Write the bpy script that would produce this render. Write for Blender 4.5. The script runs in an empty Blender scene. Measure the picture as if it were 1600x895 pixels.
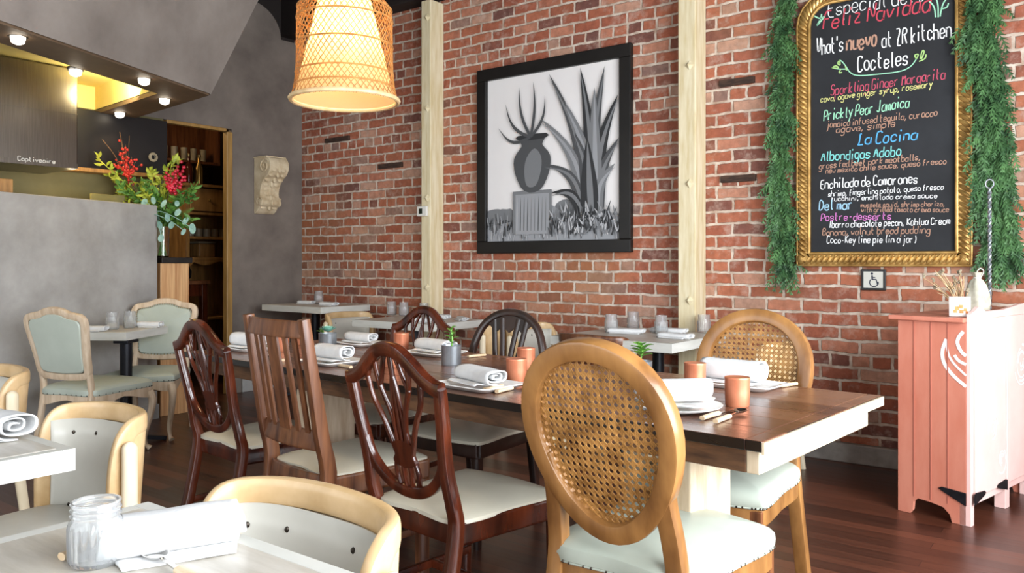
import bpy, math, random
from mathutils import Vector, Matrix
V = Vector
PI = math.pi
random.seed(11)
SC = bpy.context.scene
COL = SC.collection

# ------------------------------------------------------------------ camera, world, light, exposure
HEAD = math.radians(37.15)
FPX = 1250.0
HC = 1.2
cam_d = bpy.data.cameras.new('camera')
cam = bpy.data.objects.new('camera', cam_d)
COL.objects.link(cam)
cam.location = (0, 0, HC)
cam.rotation_euler = (PI / 2, 0, HEAD)
cam_d.sensor_width = 36
cam_d.lens = 36 * FPX / 1600
cam_d.shift_y = -37.5 / 1600
cam_d.clip_start = 0.05
SC.camera = cam
FW = V((-math.sin(HEAD), math.cos(HEAD), 0))
RT = V((math.cos(HEAD), math.sin(HEAD), 0))

SC.view_settings.view_transform = 'Standard'
SC.view_settings.look = 'None'
SC.view_settings.gamma = 1
SC.view_settings.use_curve_mapping = False
SC.view_settings.exposure = 0.14

world = bpy.data.worlds.new('world')
SC.world = world
world.use_nodes = True
wn = world.node_tree.nodes
wl = world.node_tree.links
sky = wn.new('ShaderNodeTexSky')
sky.sky_type = 'HOSEK_WILKIE'
sky.sun_direction = (0.3, -0.3, 0.9)
sky.turbidity = 6
bg = wn['Background']
wl.new(sky.outputs[0], bg.inputs[0])
bg.inputs[1].default_value = 0.6


def area(name, loc, rot, sx, sy, power, col):
    d = bpy.data.lights.new(name, 'AREA')
    d.shape = 'RECTANGLE'
    d.size = sx
    d.size_y = sy
    d.energy = power
    d.color = col
    o = bpy.data.objects.new(name, d)
    COL.objects.link(o)
    o.location = loc
    o.rotation_euler = rot
    return o


# daylight entering through the two window walls (right hand street side, and behind the camera)
WX = 1.25          # street window wall
WY = -2.6          # window wall behind the camera
area('daylight_street', (WX + 0.12, 1.9, 1.65), (0, PI / 2, 0), 2.5, 4.6, 580, (0.90, 0.95, 1.0))
area('daylight_rear', (-2.6, WY - 0.12, 1.75), (PI / 2, 0, 0), 7.0, 2.5, 225, (0.92, 0.96, 1.0))


def point(name, loc, power, col, r=0.05):
    d = bpy.data.lights.new(name, 'POINT')
    d.energy = power
    d.color = col
    d.shadow_soft_size = r
    o = bpy.data.objects.new(name, d)
    COL.objects.link(o)
    o.location = loc
    return o


# ------------------------------------------------------------------ pixel helpers (1600 x 895 frame)
def ray(px):
    return FW + RT * ((px - 800) / FPX)


def AT(px, py, d):
    p = ray(px) * d
    return V((p.x, p.y, HC + (410 - py) / FPX * d))


def P(px, py, z):
    return AT(px, py, (HC - z) * FPX / (py - 410))


WALL_Y = 5.08


def W(px, py, y=WALL_Y):
    r = ray(px)
    return AT(px, py, y / r.y)


# ------------------------------------------------------------------ materials
def hexc(h):
    h = h.lstrip('#')
    c = [int(h[i:i + 2], 16) / 255 for i in (0, 2, 4)]
    return tuple((x / 12.92 if x <= 0.04045 else ((x + 0.055) / 1.055) ** 2.4) for x in c) + (1,)


def newmat(name):
    m = bpy.data.materials.new(name)
    m.use_nodes = True
    nt = m.node_tree
    return m, nt, nt.nodes['Principled BSDF']


def mat(name, c1, c2=None, rough=0.5, metal=0.0, scale=8.0, stretch=(1, 1, 1), bump=0.0, coat=0.0,
        detail=4.0, lo=0.35, hi=0.65, trans=0.0, emit=None, estr=0.0, bscale=None, spec=0.5, ior=1.45):
    m, nt, b = newmat(name)
    b.inputs['Roughness'].default_value = rough
    b.inputs['Metallic'].default_value = metal
    b.inputs['Coat Weight'].default_value = coat
    b.inputs['Coat Roughness'].default_value = 0.12
    b.inputs['Transmission Weight'].default_value = trans
    b.inputs['IOR'].default_value = ior
    b.inputs['Specular IOR Level'].default_value = spec
    tc = nt.nodes.new('ShaderNodeTexCoord')
    mp = nt.nodes.new('ShaderNodeMapping')
    mp.inputs['Scale'].default_value = stretch
    nt.links.new(tc.outputs['Object'], mp.inputs[0])
    nz = nt.nodes.new('ShaderNodeTexNoise')
    nz.inputs['Scale'].default_value = scale
    nz.inputs['Detail'].default_value = detail
    nz.inputs['Roughness'].default_value = 0.6
    nt.links.new(mp.outputs[0], nz.inputs[0])
    if c2 is None:
        b.inputs['Base Color'].default_value = hexc(c1)
        c2 = c1
    cr = nt.nodes.new('ShaderNodeValToRGB')
    cr.color_ramp.elements[0].position = lo
    cr.color_ramp.elements[1].position = hi
    cr.color_ramp.elements[0].color = hexc(c1)
    cr.color_ramp.elements[1].color = hexc(c2)
    nt.links.new(nz.outputs[0], cr.inputs[0])
    nt.links.new(cr.outputs[0], b.inputs['Base Color'])
    if bump:
        bm_ = nt.nodes.new('ShaderNodeBump')
        bm_.inputs['Strength'].default_value = bump
        bm_.inputs['Distance'].default_value = 0.004
        src = nz
        if bscale:
            src = nt.nodes.new('ShaderNodeTexNoise')
            src.inputs['Scale'].default_value = bscale
            src.inputs['Detail'].default_value = 5
            nt.links.new(mp.outputs[0], src.inputs[0])
        nt.links.new(src.outputs[0], bm_.inputs['Height'])
        nt.links.new(bm_.outputs[0], b.inputs['Normal'])
    if emit:
        b.inputs['Emission Color'].default_value = hexc(emit)
        b.inputs['Emission Strength'].default_value = estr
    return m


def brick_mat():
    m, nt, b = newmat('old_brick')
    N, L = nt.nodes, nt.links
    tc = N.new('ShaderNodeTexCoord')
    sx = N.new('ShaderNodeSeparateXYZ')
    L.new(tc.outputs['Object'], sx.inputs[0])
    cb = N.new('ShaderNodeCombineXYZ')
    L.new(sx.outputs['X'], cb.inputs['X'])
    L.new(sx.outputs['Z'], cb.inputs['Y'])
    wob = N.new('ShaderNodeTexNoise')
    wob.inputs['Scale'].default_value = 5.0
    wob.inputs['Detail'].default_value = 3
    L.new(tc.outputs['Object'], wob.inputs[0])
    sub = N.new('ShaderNodeVectorMath'); sub.operation = 'SUBTRACT'
    L.new(wob.outputs['Color'], sub.inputs[0]); sub.inputs[1].default_value = (0.5, 0.5, 0.5)
    scl = N.new('ShaderNodeVectorMath'); scl.operation = 'SCALE'
    L.new(sub.outputs[0], scl.inputs[0]); scl.inputs['Scale'].default_value = 0.024
    wob2 = N.new('ShaderNodeTexNoise'); wob2.inputs['Scale'].default_value = 24; wob2.inputs['Detail'].default_value = 4
    L.new(tc.outputs['Object'], wob2.inputs[0])
    sub2 = N.new('ShaderNodeVectorMath'); sub2.operation = 'SUBTRACT'
    L.new(wob2.outputs['Color'], sub2.inputs[0]); sub2.inputs[1].default_value = (0.5, 0.5, 0.5)
    scl2 = N.new('ShaderNodeVectorMath'); scl2.operation = 'SCALE'
    L.new(sub2.outputs[0], scl2.inputs[0]); scl2.inputs['Scale'].default_value = 0.016
    add0 = N.new('ShaderNodeVectorMath'); add0.operation = 'ADD'
    L.new(scl.outputs[0], add0.inputs[0]); L.new(scl2.outputs[0], add0.inputs[1])
    add = N.new('ShaderNodeVectorMath'); add.operation = 'ADD'
    L.new(cb.outputs[0], add.inputs[0]); L.new(add0.outputs[0], add.inputs[1])
    br = N.new('ShaderNodeTexBrick')
    br.offset = 0.5
    br.offset_frequency = 2
    br.squash = 0.52
    br.squash_frequency = 7
    br.inputs['Color1'].default_value = (0, 0, 0, 1)
    br.inputs['Color2'].default_value = (1, 1, 1, 1)
    br.inputs['Mortar'].default_value = (0.5, 0.5, 0.5, 1)
    br.inputs['Scale'].default_value = 1.0
    br.inputs['Brick Width'].default_value = 0.225
    br.inputs['Row Height'].default_value = 0.081
    br.inputs['Mortar Size'].default_value = 0.0105
    br.inputs['Mortar Smooth'].default_value = 0.35
    br.inputs['Bias'].default_value = 0.0
    L.new(add.outputs[0], br.inputs['Vector'])
    ramp = N.new('ShaderNodeValToRGB')
    cols = [(0.0, '#6f4a42'), (0.12, '#8c5442'), (0.3, '#9c5a44'), (0.5, '#a8664c'), (0.66, '#93523e'),
            (0.8, '#b0745c'), (0.92, '#b58c76'), (1.0, '#84665c')]
    el = ramp.color_ramp.elements
    el[0].position, el[0].color = 0, hexc(cols[0][1])
    el[1].position, el[1].color = 1, hexc(cols[-1][1])
    for p, c in cols[1:-1]:
        e = el.new(p); e.color = hexc(c)
    L.new(br.outputs['Color'], ramp.inputs[0])
    # blotches inside the bricks
    n2 = N.new('ShaderNodeTexNoise'); n2.inputs['Scale'].default_value = 22; n2.inputs['Detail'].default_value = 6
    n2.inputs['Roughness'].default_value = 0.7
    L.new(tc.outputs['Object'], n2.inputs[0])
    mr = N.new('ShaderNodeMapRange'); mr.inputs[1].default_value = 0.3; mr.inputs[2].default_value = 0.7
    mr.inputs[3].default_value = 0.72; mr.inputs[4].default_value = 1.25
    L.new(n2.outputs[0], mr.inputs[0])
    mul = N.new('ShaderNodeMix'); mul.data_type = 'RGBA'; mul.blend_type = 'MULTIPLY'
    mul.inputs['Factor'].default_value = 1
    L.new(ramp.outputs[0], mul.inputs['A']); L.new(mr.outputs[0], mul.inputs['B'])
    # lime smears on the brick faces, in patches
    n3 = N.new('ShaderNodeTexNoise'); n3.inputs['Scale'].default_value = 9; n3.inputs['Detail'].default_value = 9
    n3.inputs['Roughness'].default_value = 0.72
    L.new(tc.outputs['Object'], n3.inputs[0])
    r3 = N.new('ShaderNodeMapRange'); r3.inputs[1].default_value = 0.52; r3.inputs[2].default_value = 0.70
    r3.inputs[3].default_value = 0.0; r3.inputs[4].default_value = 0.62
    L.new(n3.outputs[0], r3.inputs[0])
    sm = N.new('ShaderNodeMix'); sm.data_type = 'RGBA'
    L.new(r3.outputs[0], sm.inputs['Factor']); L.new(mul.outputs['Result'], sm.inputs['A'])
    sm.inputs['B'].default_value = hexc('#bfa596')
    # large ochre stains
    n5 = N.new('ShaderNodeTexNoise'); n5.inputs['Scale'].default_value = 0.9; n5.inputs['Detail'].default_value = 5
    L.new(tc.outputs['Object'], n5.inputs[0])
    r5 = N.new('ShaderNodeMapRange'); r5.inputs[1].default_value = 0.48; r5.inputs[2].default_value = 0.68
    r5.inputs[3].default_value = 0.0; r5.inputs[4].default_value = 0.45
    L.new(n5.outputs[0], r5.inputs[0])
    sm2 = N.new('ShaderNodeMix'); sm2.data_type = 'RGBA'
    L.new(r5.outputs[0], sm2.inputs['Factor']); L.new(sm.outputs['Result'], sm2.inputs['A'])
    sm2.inputs['B'].default_value = hexc('#a8794f')
    sm = sm2
    # mortar
    n4 = N.new('ShaderNodeTexNoise'); n4.inputs['Scale'].default_value = 14; n4.inputs['Detail'].default_value = 4
    L.new(tc.outputs['Object'], n4.inputs[0])
    r4 = N.new('ShaderNodeValToRGB')
    r4.color_ramp.elements[0].position = 0.35; r4.color_ramp.elements[0].color = hexc('#a98f7c')
    r4.color_ramp.elements[1].position = 0.62; r4.color_ramp.elements[1].color = hexc('#d3c3b3')
    L.new(n4.outputs[0], r4.inputs[0])
    fin = N.new('ShaderNodeMix'); fin.data_type = 'RGBA'
    L.new(br.outputs['Fac'], fin.inputs['Factor']); L.new(sm.outputs['Result'], fin.inputs['A'])
    L.new(r4.outputs[0], fin.inputs['B'])
    L.new(fin.outputs['Result'], b.inputs['Base Color'])
    b.inputs['Roughness'].default_value = 0.85
    b.inputs['Specular IOR Level'].default_value = 0.25
    inv = N.new('ShaderNodeMath'); inv.operation = 'SUBTRACT'; inv.inputs[0].default_value = 1
    L.new(br.outputs['Fac'], inv.inputs[1])
    hm = N.new('ShaderNodeMath'); hm.operation = 'MULTIPLY_ADD'; hm.inputs[1].default_value = 0.35
    L.new(n2.outputs[0], hm.inputs[0]); L.new(inv.outputs[0], hm.inputs[2])
    bp = N.new('ShaderNodeBump'); bp.inputs['Strength'].default_value = 0.7; bp.inputs['Distance'].default_value = 0.011
    L.new(hm.outputs[0], bp.inputs['Height']); L.new(bp.outputs[0], b.inputs['Normal'])
    return m


def plank_mat(name, c1, c2, c3, width, row, rough, gap=0.002, rot=0.0, coat=0.0, gapc='#0d0705', grain=60, spec=0.5):
    m, nt, b = newmat(name)
    N, L = nt.nodes, nt.links
    tc = N.new('ShaderNodeTexCoord')
    mp = N.new('ShaderNodeMapping'); mp.inputs['Rotation'].default_value = (0, 0, rot)
    L.new(tc.outputs['Object'], mp.inputs[0])
    br = N.new('ShaderNodeTexBrick')
    br.offset = 0.37; br.offset_frequency = 3
    br.inputs['Color1'].default_value = (0, 0, 0, 1); br.inputs['Color2'].default_value = (1, 1, 1, 1)
    br.inputs['Scale'].default_value = 1
    br.inputs['Brick Width'].default_value = width; br.inputs['Row Height'].default_value = row
    br.inputs['Mortar Size'].default_value = gap; br.inputs['Mortar Smooth'].default_value = 0.2
    L.new(mp.outputs[0], br.inputs['Vector'])
    st = N.new('ShaderNodeMapping'); st.inputs['Scale'].default_value = (1.2, grain / 3, 6)
    L.new(mp.outputs[0], st.inputs[0])
    nz = N.new('ShaderNodeTexNoise'); nz.inputs['Scale'].default_value = 2.2; nz.inputs['Detail'].default_value = 7
    nz.inputs['Roughness'].default_value = 0.65
    L.new(st.outputs[0], nz.inputs[0])
    mx = N.new('ShaderNodeMath'); mx.operation = 'MULTIPLY_ADD'; mx.inputs[1].default_value = 0.45
    L.new(br.outputs['Color'], mx.inputs[0])
    hf = N.new('ShaderNodeMath'); hf.operation = 'MULTIPLY'; hf.inputs[1].default_value = 0.65
    L.new(nz.outputs[0], hf.inputs[0]); L.new(hf.outputs[0], mx.inputs[2])
    cr = N.new('ShaderNodeValToRGB')
    cr.color_ramp.elements[0].position = 0.2; cr.color_ramp.elements[0].color = hexc(c1)
    cr.color_ramp.elements[1].position = 0.85; cr.color_ramp.elements[1].color = hexc(c3)
    e = cr.color_ramp.elements.new(0.5); e.color = hexc(c2)
    L.new(mx.outputs[0], cr.inputs[0])
    fin = N.new('ShaderNodeMix'); fin.data_type = 'RGBA'
    L.new(br.outputs['Fac'], fin.inputs['Factor']); L.new(cr.outputs[0], fin.inputs['A'])
    fin.inputs['B'].default_value = hexc(gapc)
    L.new(fin.outputs['Result'], b.inputs['Base Color'])
    rr = N.new('ShaderNodeMapRange'); rr.inputs[3].default_value = rough - 0.06; rr.inputs[4].default_value = rough + 0.16
    L.new(nz.outputs[0], rr.inputs[0]); L.new(rr.outputs[0], b.inputs['Roughness'])
    b.inputs['Coat Weight'].default_value = coat; b.inputs['Coat Roughness'].default_value = 0.25
    b.inputs['Specular IOR Level'].default_value = spec
    bp = N.new('ShaderNodeBump'); bp.inputs['Strength'].default_value = 0.25; bp.inputs['Distance'].default_value = 0.002
    inv = N.new('ShaderNodeMath'); inv.operation = 'SUBTRACT'
    L.new(nz.outputs[0], inv.inputs[0]); L.new(br.outputs['Fac'], inv.inputs[1])
    L.new(inv.outputs[0], bp.inputs['Height']); L.new(bp.outputs[0], b.inputs['Normal'])
    return m


def glass_mat(name, col=(1, 1, 1, 1), rough=0.02):
    m, nt, b = newmat(name)
    b.inputs['Base Color'].default_value = col
    b.inputs['Transmission Weight'].default_value = 1
    b.inputs['Roughness'].default_value = rough
    b.inputs['IOR'].default_value = 1.45
    return m


def sheer_mat(name, c, tr=0.5):
    m, nt, b = newmat(name)
    out = nt.nodes['Material Output']
    tl = nt.nodes.new('ShaderNodeBsdfTranslucent'); tl.inputs[0].default_value = hexc(c)
    df = nt.nodes.new('ShaderNodeBsdfDiffuse'); df.inputs[0].default_value = hexc(c)
    mx = nt.nodes.new('ShaderNodeMixShader'); mx.inputs[0].default_value = tr
    nt.links.new(df.outputs[0], mx.inputs[1]); nt.links.new(tl.outputs[0], mx.inputs[2])
    nt.links.new(mx.outputs[0], out.inputs[0])
    nt.nodes.remove(b)
    return m


M = {}
M['brick'] = brick_mat()
M['floor'] = plank_mat('dark_floorboards', '#2c160f', '#452519', '#643827', 1.7, 0.083, 0.30, gap=0.0015, coat=0.15)
M['plaster'] = mat('grey_plaster', '#8b8884', '#aaa8a5', rough=0.62, scale=3.2, detail=8, bump=0.12, bscale=30, lo=0.3, hi=0.7)
M['plaster_warm'] = mat('grey_brown_plaster', '#5f5650', '#7f756c', rough=0.62, scale=2.6, detail=8, bump=0.12, bscale=30, lo=0.3, hi=0.7)
M['dark_paint'] = mat('dark_brown_paint', '#1e1714', '#2a211d', rough=0.7, scale=3)
M['soffit'] = mat('brown_soffit_paint', '#5d4a38', '#6b5642', rough=0.6, scale=4)
M['yellow_paint'] = mat('pale_yellow_paint', '#e9d27f', '#f0dc8f', rough=0.6, scale=3)
M['white_wall'] = mat('offwhite_paint', '#d8d4cb', '#e0dcd2', rough=0.8, scale=3)
M['olive_paint'] = mat('olive_paint', '#5c5534', '#6a6240', rough=0.7, scale=3)
M['concrete'] = mat('grey_concrete_curb', '#807a74', '#a19a92', rough=0.8, scale=7, bump=0.3)
M['timber'] = mat('pale_limed_timber', '#cbb98f', '#dfd3b4', rough=0.6, scale=5, stretch=(6, 6, 0.7), bump=0.15)
M['gold_trim'] = mat('golden_brown_trim', '#8a6a3a', '#a58049', rough=0.45, scale=5, stretch=(6, 6, 0.7))
M['steel'] = mat('brushed_steel', '#6f6a63', '#7d776f', rough=0.28, metal=1, scale=4, stretch=(40, 40, 1))
M['black_metal'] = mat('black_metal', '#15161a', '#20222a', rough=0.4, metal=0.4, scale=5)
M['black_panel'] = mat('black_lacquer', '#100d0e', '#181415', rough=0.4, scale=5)
M['black_frame'] = mat('black_wood_frame', '#0e0c0b', '#181513', rough=0.4, scale=5)
M['mahogany'] = mat('red_brown_mahogany', '#220a06', '#612a15', rough=0.22, scale=5, stretch=(3, 3, 0.6), coat=0.5, lo=0.3, hi=0.75)
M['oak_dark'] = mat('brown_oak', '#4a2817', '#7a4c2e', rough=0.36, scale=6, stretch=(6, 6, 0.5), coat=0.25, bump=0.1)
M['ebony'] = mat('blackish_brown_wood', '#1c110e', '#33201a', rough=0.3, scale=4, stretch=(3, 3, 0.6), coat=0.4)
M['honey'] = mat('honey_wood', '#6e4824', '#9c6f3e', rough=0.36, scale=4, stretch=(2.5, 2.5, 0.8), coat=0.25, bump=0.06)
M['limed'] = mat('limed_oak', '#b39b80', '#ccb89f', rough=0.5, scale=6, stretch=(5, 5, 0.8), bump=0.08)
M['birch'] = mat('yellow_birch', '#b9986a', '#d0b186', rough=0.4, scale=4, stretch=(2, 2, 2), coat=0.15)
M['cream_wood'] = mat('cream_birch', '#cdbd9e', '#dccdb2', rough=0.42, scale=4, stretch=(3, 3, 0.7))
M['vinyl'] = mat('cream_vinyl', '#c2bcaa', '#ccc7b6', rough=0.38, scale=3, bump=0.05, bscale=60)
M['vinyl_blue'] = mat('pale_sage_vinyl', '#a6ada1', '#b1b8ac', rough=0.38, scale=3, bump=0.05, bscale=60)
M['vinyl_grey'] = mat('pale_grey_vinyl', '#bdbab0', '#cac7bd', rough=0.4, scale=3, bump=0.05, bscale=60)
M['cane'] = mat('cane_weave', '#7e5628', '#b08045', rough=0.45, scale=25)
M['nail'] = mat('dark_nail', '#2a241e', '#3a322a', rough=0.35, metal=0.7)
M['nail_gold'] = mat('brass_nail', '#8f7a52', '#a08a60', rough=0.3, metal=0.8)
M['tabletop'] = plank_mat('walnut_planks', '#40251a', '#633d2a', '#8a6047', 2.4, 0.153, 0.24, gap=0.0016, coat=0.35, grain=55)
M['apron'] = mat('rough_dark_apron', '#3c2718', '#6e4c30', rough=0.6, scale=5, stretch=(1, 6, 6), bump=0.3, detail=7)
M['raw_wood'] = mat('pale_raw_wood', '#b39f82', '#cdbda3', rough=0.55, scale=5, stretch=(5, 5, 0.8), bump=0.15)
M['whitewash'] = mat('whitewashed_tabletop', '#aba498', '#c4beb4', rough=0.4, scale=4, stretch=(1, 7, 3), coat=0.1, detail=7)
M['whitewash_edge'] = mat('whitewashed_edge', '#bfbeb6', '#cccbc4', rough=0.5, scale=5, stretch=(1, 1, 6))
M['china'] = mat('white_china', '#e6e5e2', rough=0.18, scale=2)
M['linen'] = mat('white_linen', '#d0d0d0', '#d9d9d8', rough=0.85, scale=30, bump=0.25, bscale=220, spec=0.2)
M['copper'] = mat('copper_cup', '#b5684a', '#cd8462', rough=0.36, metal=0.35, scale=7)
M['copper_in'] = mat('dark_cup_inside', '#5c2c1e', '#6d3526', rough=0.5, metal=0.3)
M['tin'] = mat('galvanised_tin', '#8c9297', '#a6abb0', rough=0.38, metal=0.75, scale=12)
M['soil'] = mat('dark_soil', '#2a1e16', '#3b2b20', rough=0.95, scale=60, bump=0.5)
M['leaf'] = mat('bright_green_leaf', '#4f8a32', '#7fb24e', rough=0.45, scale=30)
M['succulent'] = mat('blue_green_succulent', '#6fae9c', '#93c9b6', rough=0.5, scale=20)
M['cutlery'] = mat('polished_steel', '#c9c7c4', rough=0.16, metal=1)
M['handle'] = mat('pale_wood_handle', '#c9ac86', '#d9c3a4', rough=0.5, scale=20)
M['glass'] = glass_mat('clear_glass')
M['jar'] = glass_mat('ribbed_jar_glass', hexc('#f6f8f9'), 0.1)
M['jar'].node_tree.nodes['Principled BSDF'].inputs['Transmission Weight'].default_value = .89
M['dark_block'] = mat('dark_nailing_block', '#2b1d17', '#4a3428', rough=0.8, scale=15, stretch=(1, 5, 5), bump=0.3)
M['gilt'] = mat('gilt_moulding', '#8a6430', '#cfa763', rough=0.33, metal=0.6, scale=9, lo=0.3, hi=0.7)
M['slate'] = mat('blackboard_slate', '#17181b', '#24262a', rough=0.7, scale=3.5, detail=8, lo=0.35, hi=0.75)
M['paper'] = mat('print_paper', '#e2dddb', '#eae6e3', rough=0.5, scale=1.2)
M['white_plastic'] = mat('white_plastic', '#d9d6cd', rough=0.4)
M['lcd'] = mat('dark_display', '#20261f', rough=0.2)
M['sign_face'] = mat('silver_sign_face', '#b9b7ac', '#c6c4ba', rough=0.4, scale=4)
M['coral'] = mat('coral_paint', '#bd705a', '#c77f69', rough=0.5, scale=5, stretch=(2, 2, 0.6))
M['pink'] = mat('daylit_pink_paint', '#e8bcb4', '#eec8c0', rough=0.5, scale=4)  # cabinet front pink, lightened toward white to carry the window light
M['white_paint'] = mat('white_chalk_paint', '#e6e0dc', rough=0.7)
M['iron'] = mat('black_iron', '#17161a', '#2a282d', rough=0.5, metal=0.6, scale=20)
M['corbel'] = mat('carved_pale_stone', '#bba684', '#d6c6a8', rough=0.7, scale=9, bump=0.4)
M['rattan'] = mat('brown_rattan', '#a06a34', '#c58e50', rough=0.55, scale=20)
M['rattan_rim'] = mat('pale_rattan_rim', '#c6a878', '#d8bd92', rough=0.5, scale=20)
M['shade_cloth'] = sheer_mat('pale_shade_cloth', '#e2c698', 0.5)
M['fir'] = mat('evergreen_needles', '#27472a', '#567f4a', rough=0.55, scale=8)
M['twig'] = mat('brown_twig', '#4a3524', '#6b4f38', rough=0.8, scale=20)
M['berry_red'] = mat('red_berries', '#b3231b', '#d63b2a', rough=0.3, scale=20)
M['berry_crimson'] = mat('crimson_berries', '#a01228', '#c8203a', rough=0.3, scale=20)
M['foliage_yellow'] = mat('yellow_green_foliage', '#7f9a2e', '#c2c24a', rough=0.5, scale=10)
M['foliage_green'] = mat('mid_green_foliage', '#3f6a2c', '#6e9a44', rough=0.5, scale=10)
M['eucalyptus'] = mat('grey_green_eucalyptus', '#6f9488', '#94b5a8', rough=0.5, scale=10)
M['pine_wood'] = mat('striped_butcher_block', '#a8764c', '#d2a878', rough=0.45, scale=5, stretch=(9, 9, 0.3))
M['hutch'] = mat('amber_pine', '#8a6234', '#b5864c', rough=0.5, scale=5, stretch=(4, 4, 0.6))
M['brass'] = mat('dull_brass', '#7d6236', '#a08248', rough=0.35, metal=0.8, scale=10)
M['dark_iron'] = mat('dark_cast_iron', '#1c1816', '#2a2420', rough=0.55, metal=0.4, scale=10)
M['bottle'] = mat('dark_bottle_glass', '#3a1610', '#4a2014', rough=0.1, scale=5)
M['cup_white'] = mat('cream_stoneware', '#8f8470', '#a0947c', rough=0.4)
M['bulb'] = mat('warm_bulb', '#fff0d0', rough=0.4, emit='#ffdca0', estr=25)
M['spot'] = mat('lit_spot_lamp', '#fff4e0', rough=0.4, emit='#fff0d8', estr=8)
M['straw'] = mat('dried_straw', '#a5845c', '#cbb08a', rough=0.8, scale=20)
M['sack'] = mat('grey_muslin_bag', '#a9a592', '#c6c2b0', rough=0.85, scale=20, bump=0.2)
M['card'] = mat('white_card', '#e8e4e2', rough=0.6)
M['orange'] = mat('orange_print', '#d07a3e', '#e09a5e', rough=0.6, scale=30)
for k, c in dict(g1='#2c2d2f', g2='#4a4b4d', g3='#77787a', g4='#96979a', g5='#b4b4b6', g6='#222325').items():
    M['print_' + k] = mat('print_grey_' + k, c, rough=0.5)
for k, c in dict(white='#e6e6e6', pink='#c4566a', tan='#b58d78', yellow='#d2cf86', mint='#9cd6b4', aqua='#7ec8c4',
                 blue='#5aa6d8', pale='#9fc6e0', magenta='#c878b8', red='#c24a58', leafy='#a6c87e').items():
    M['chalk_' + k] = mat('chalk_' + k, c, rough=0.9, spec=0.1)


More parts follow.
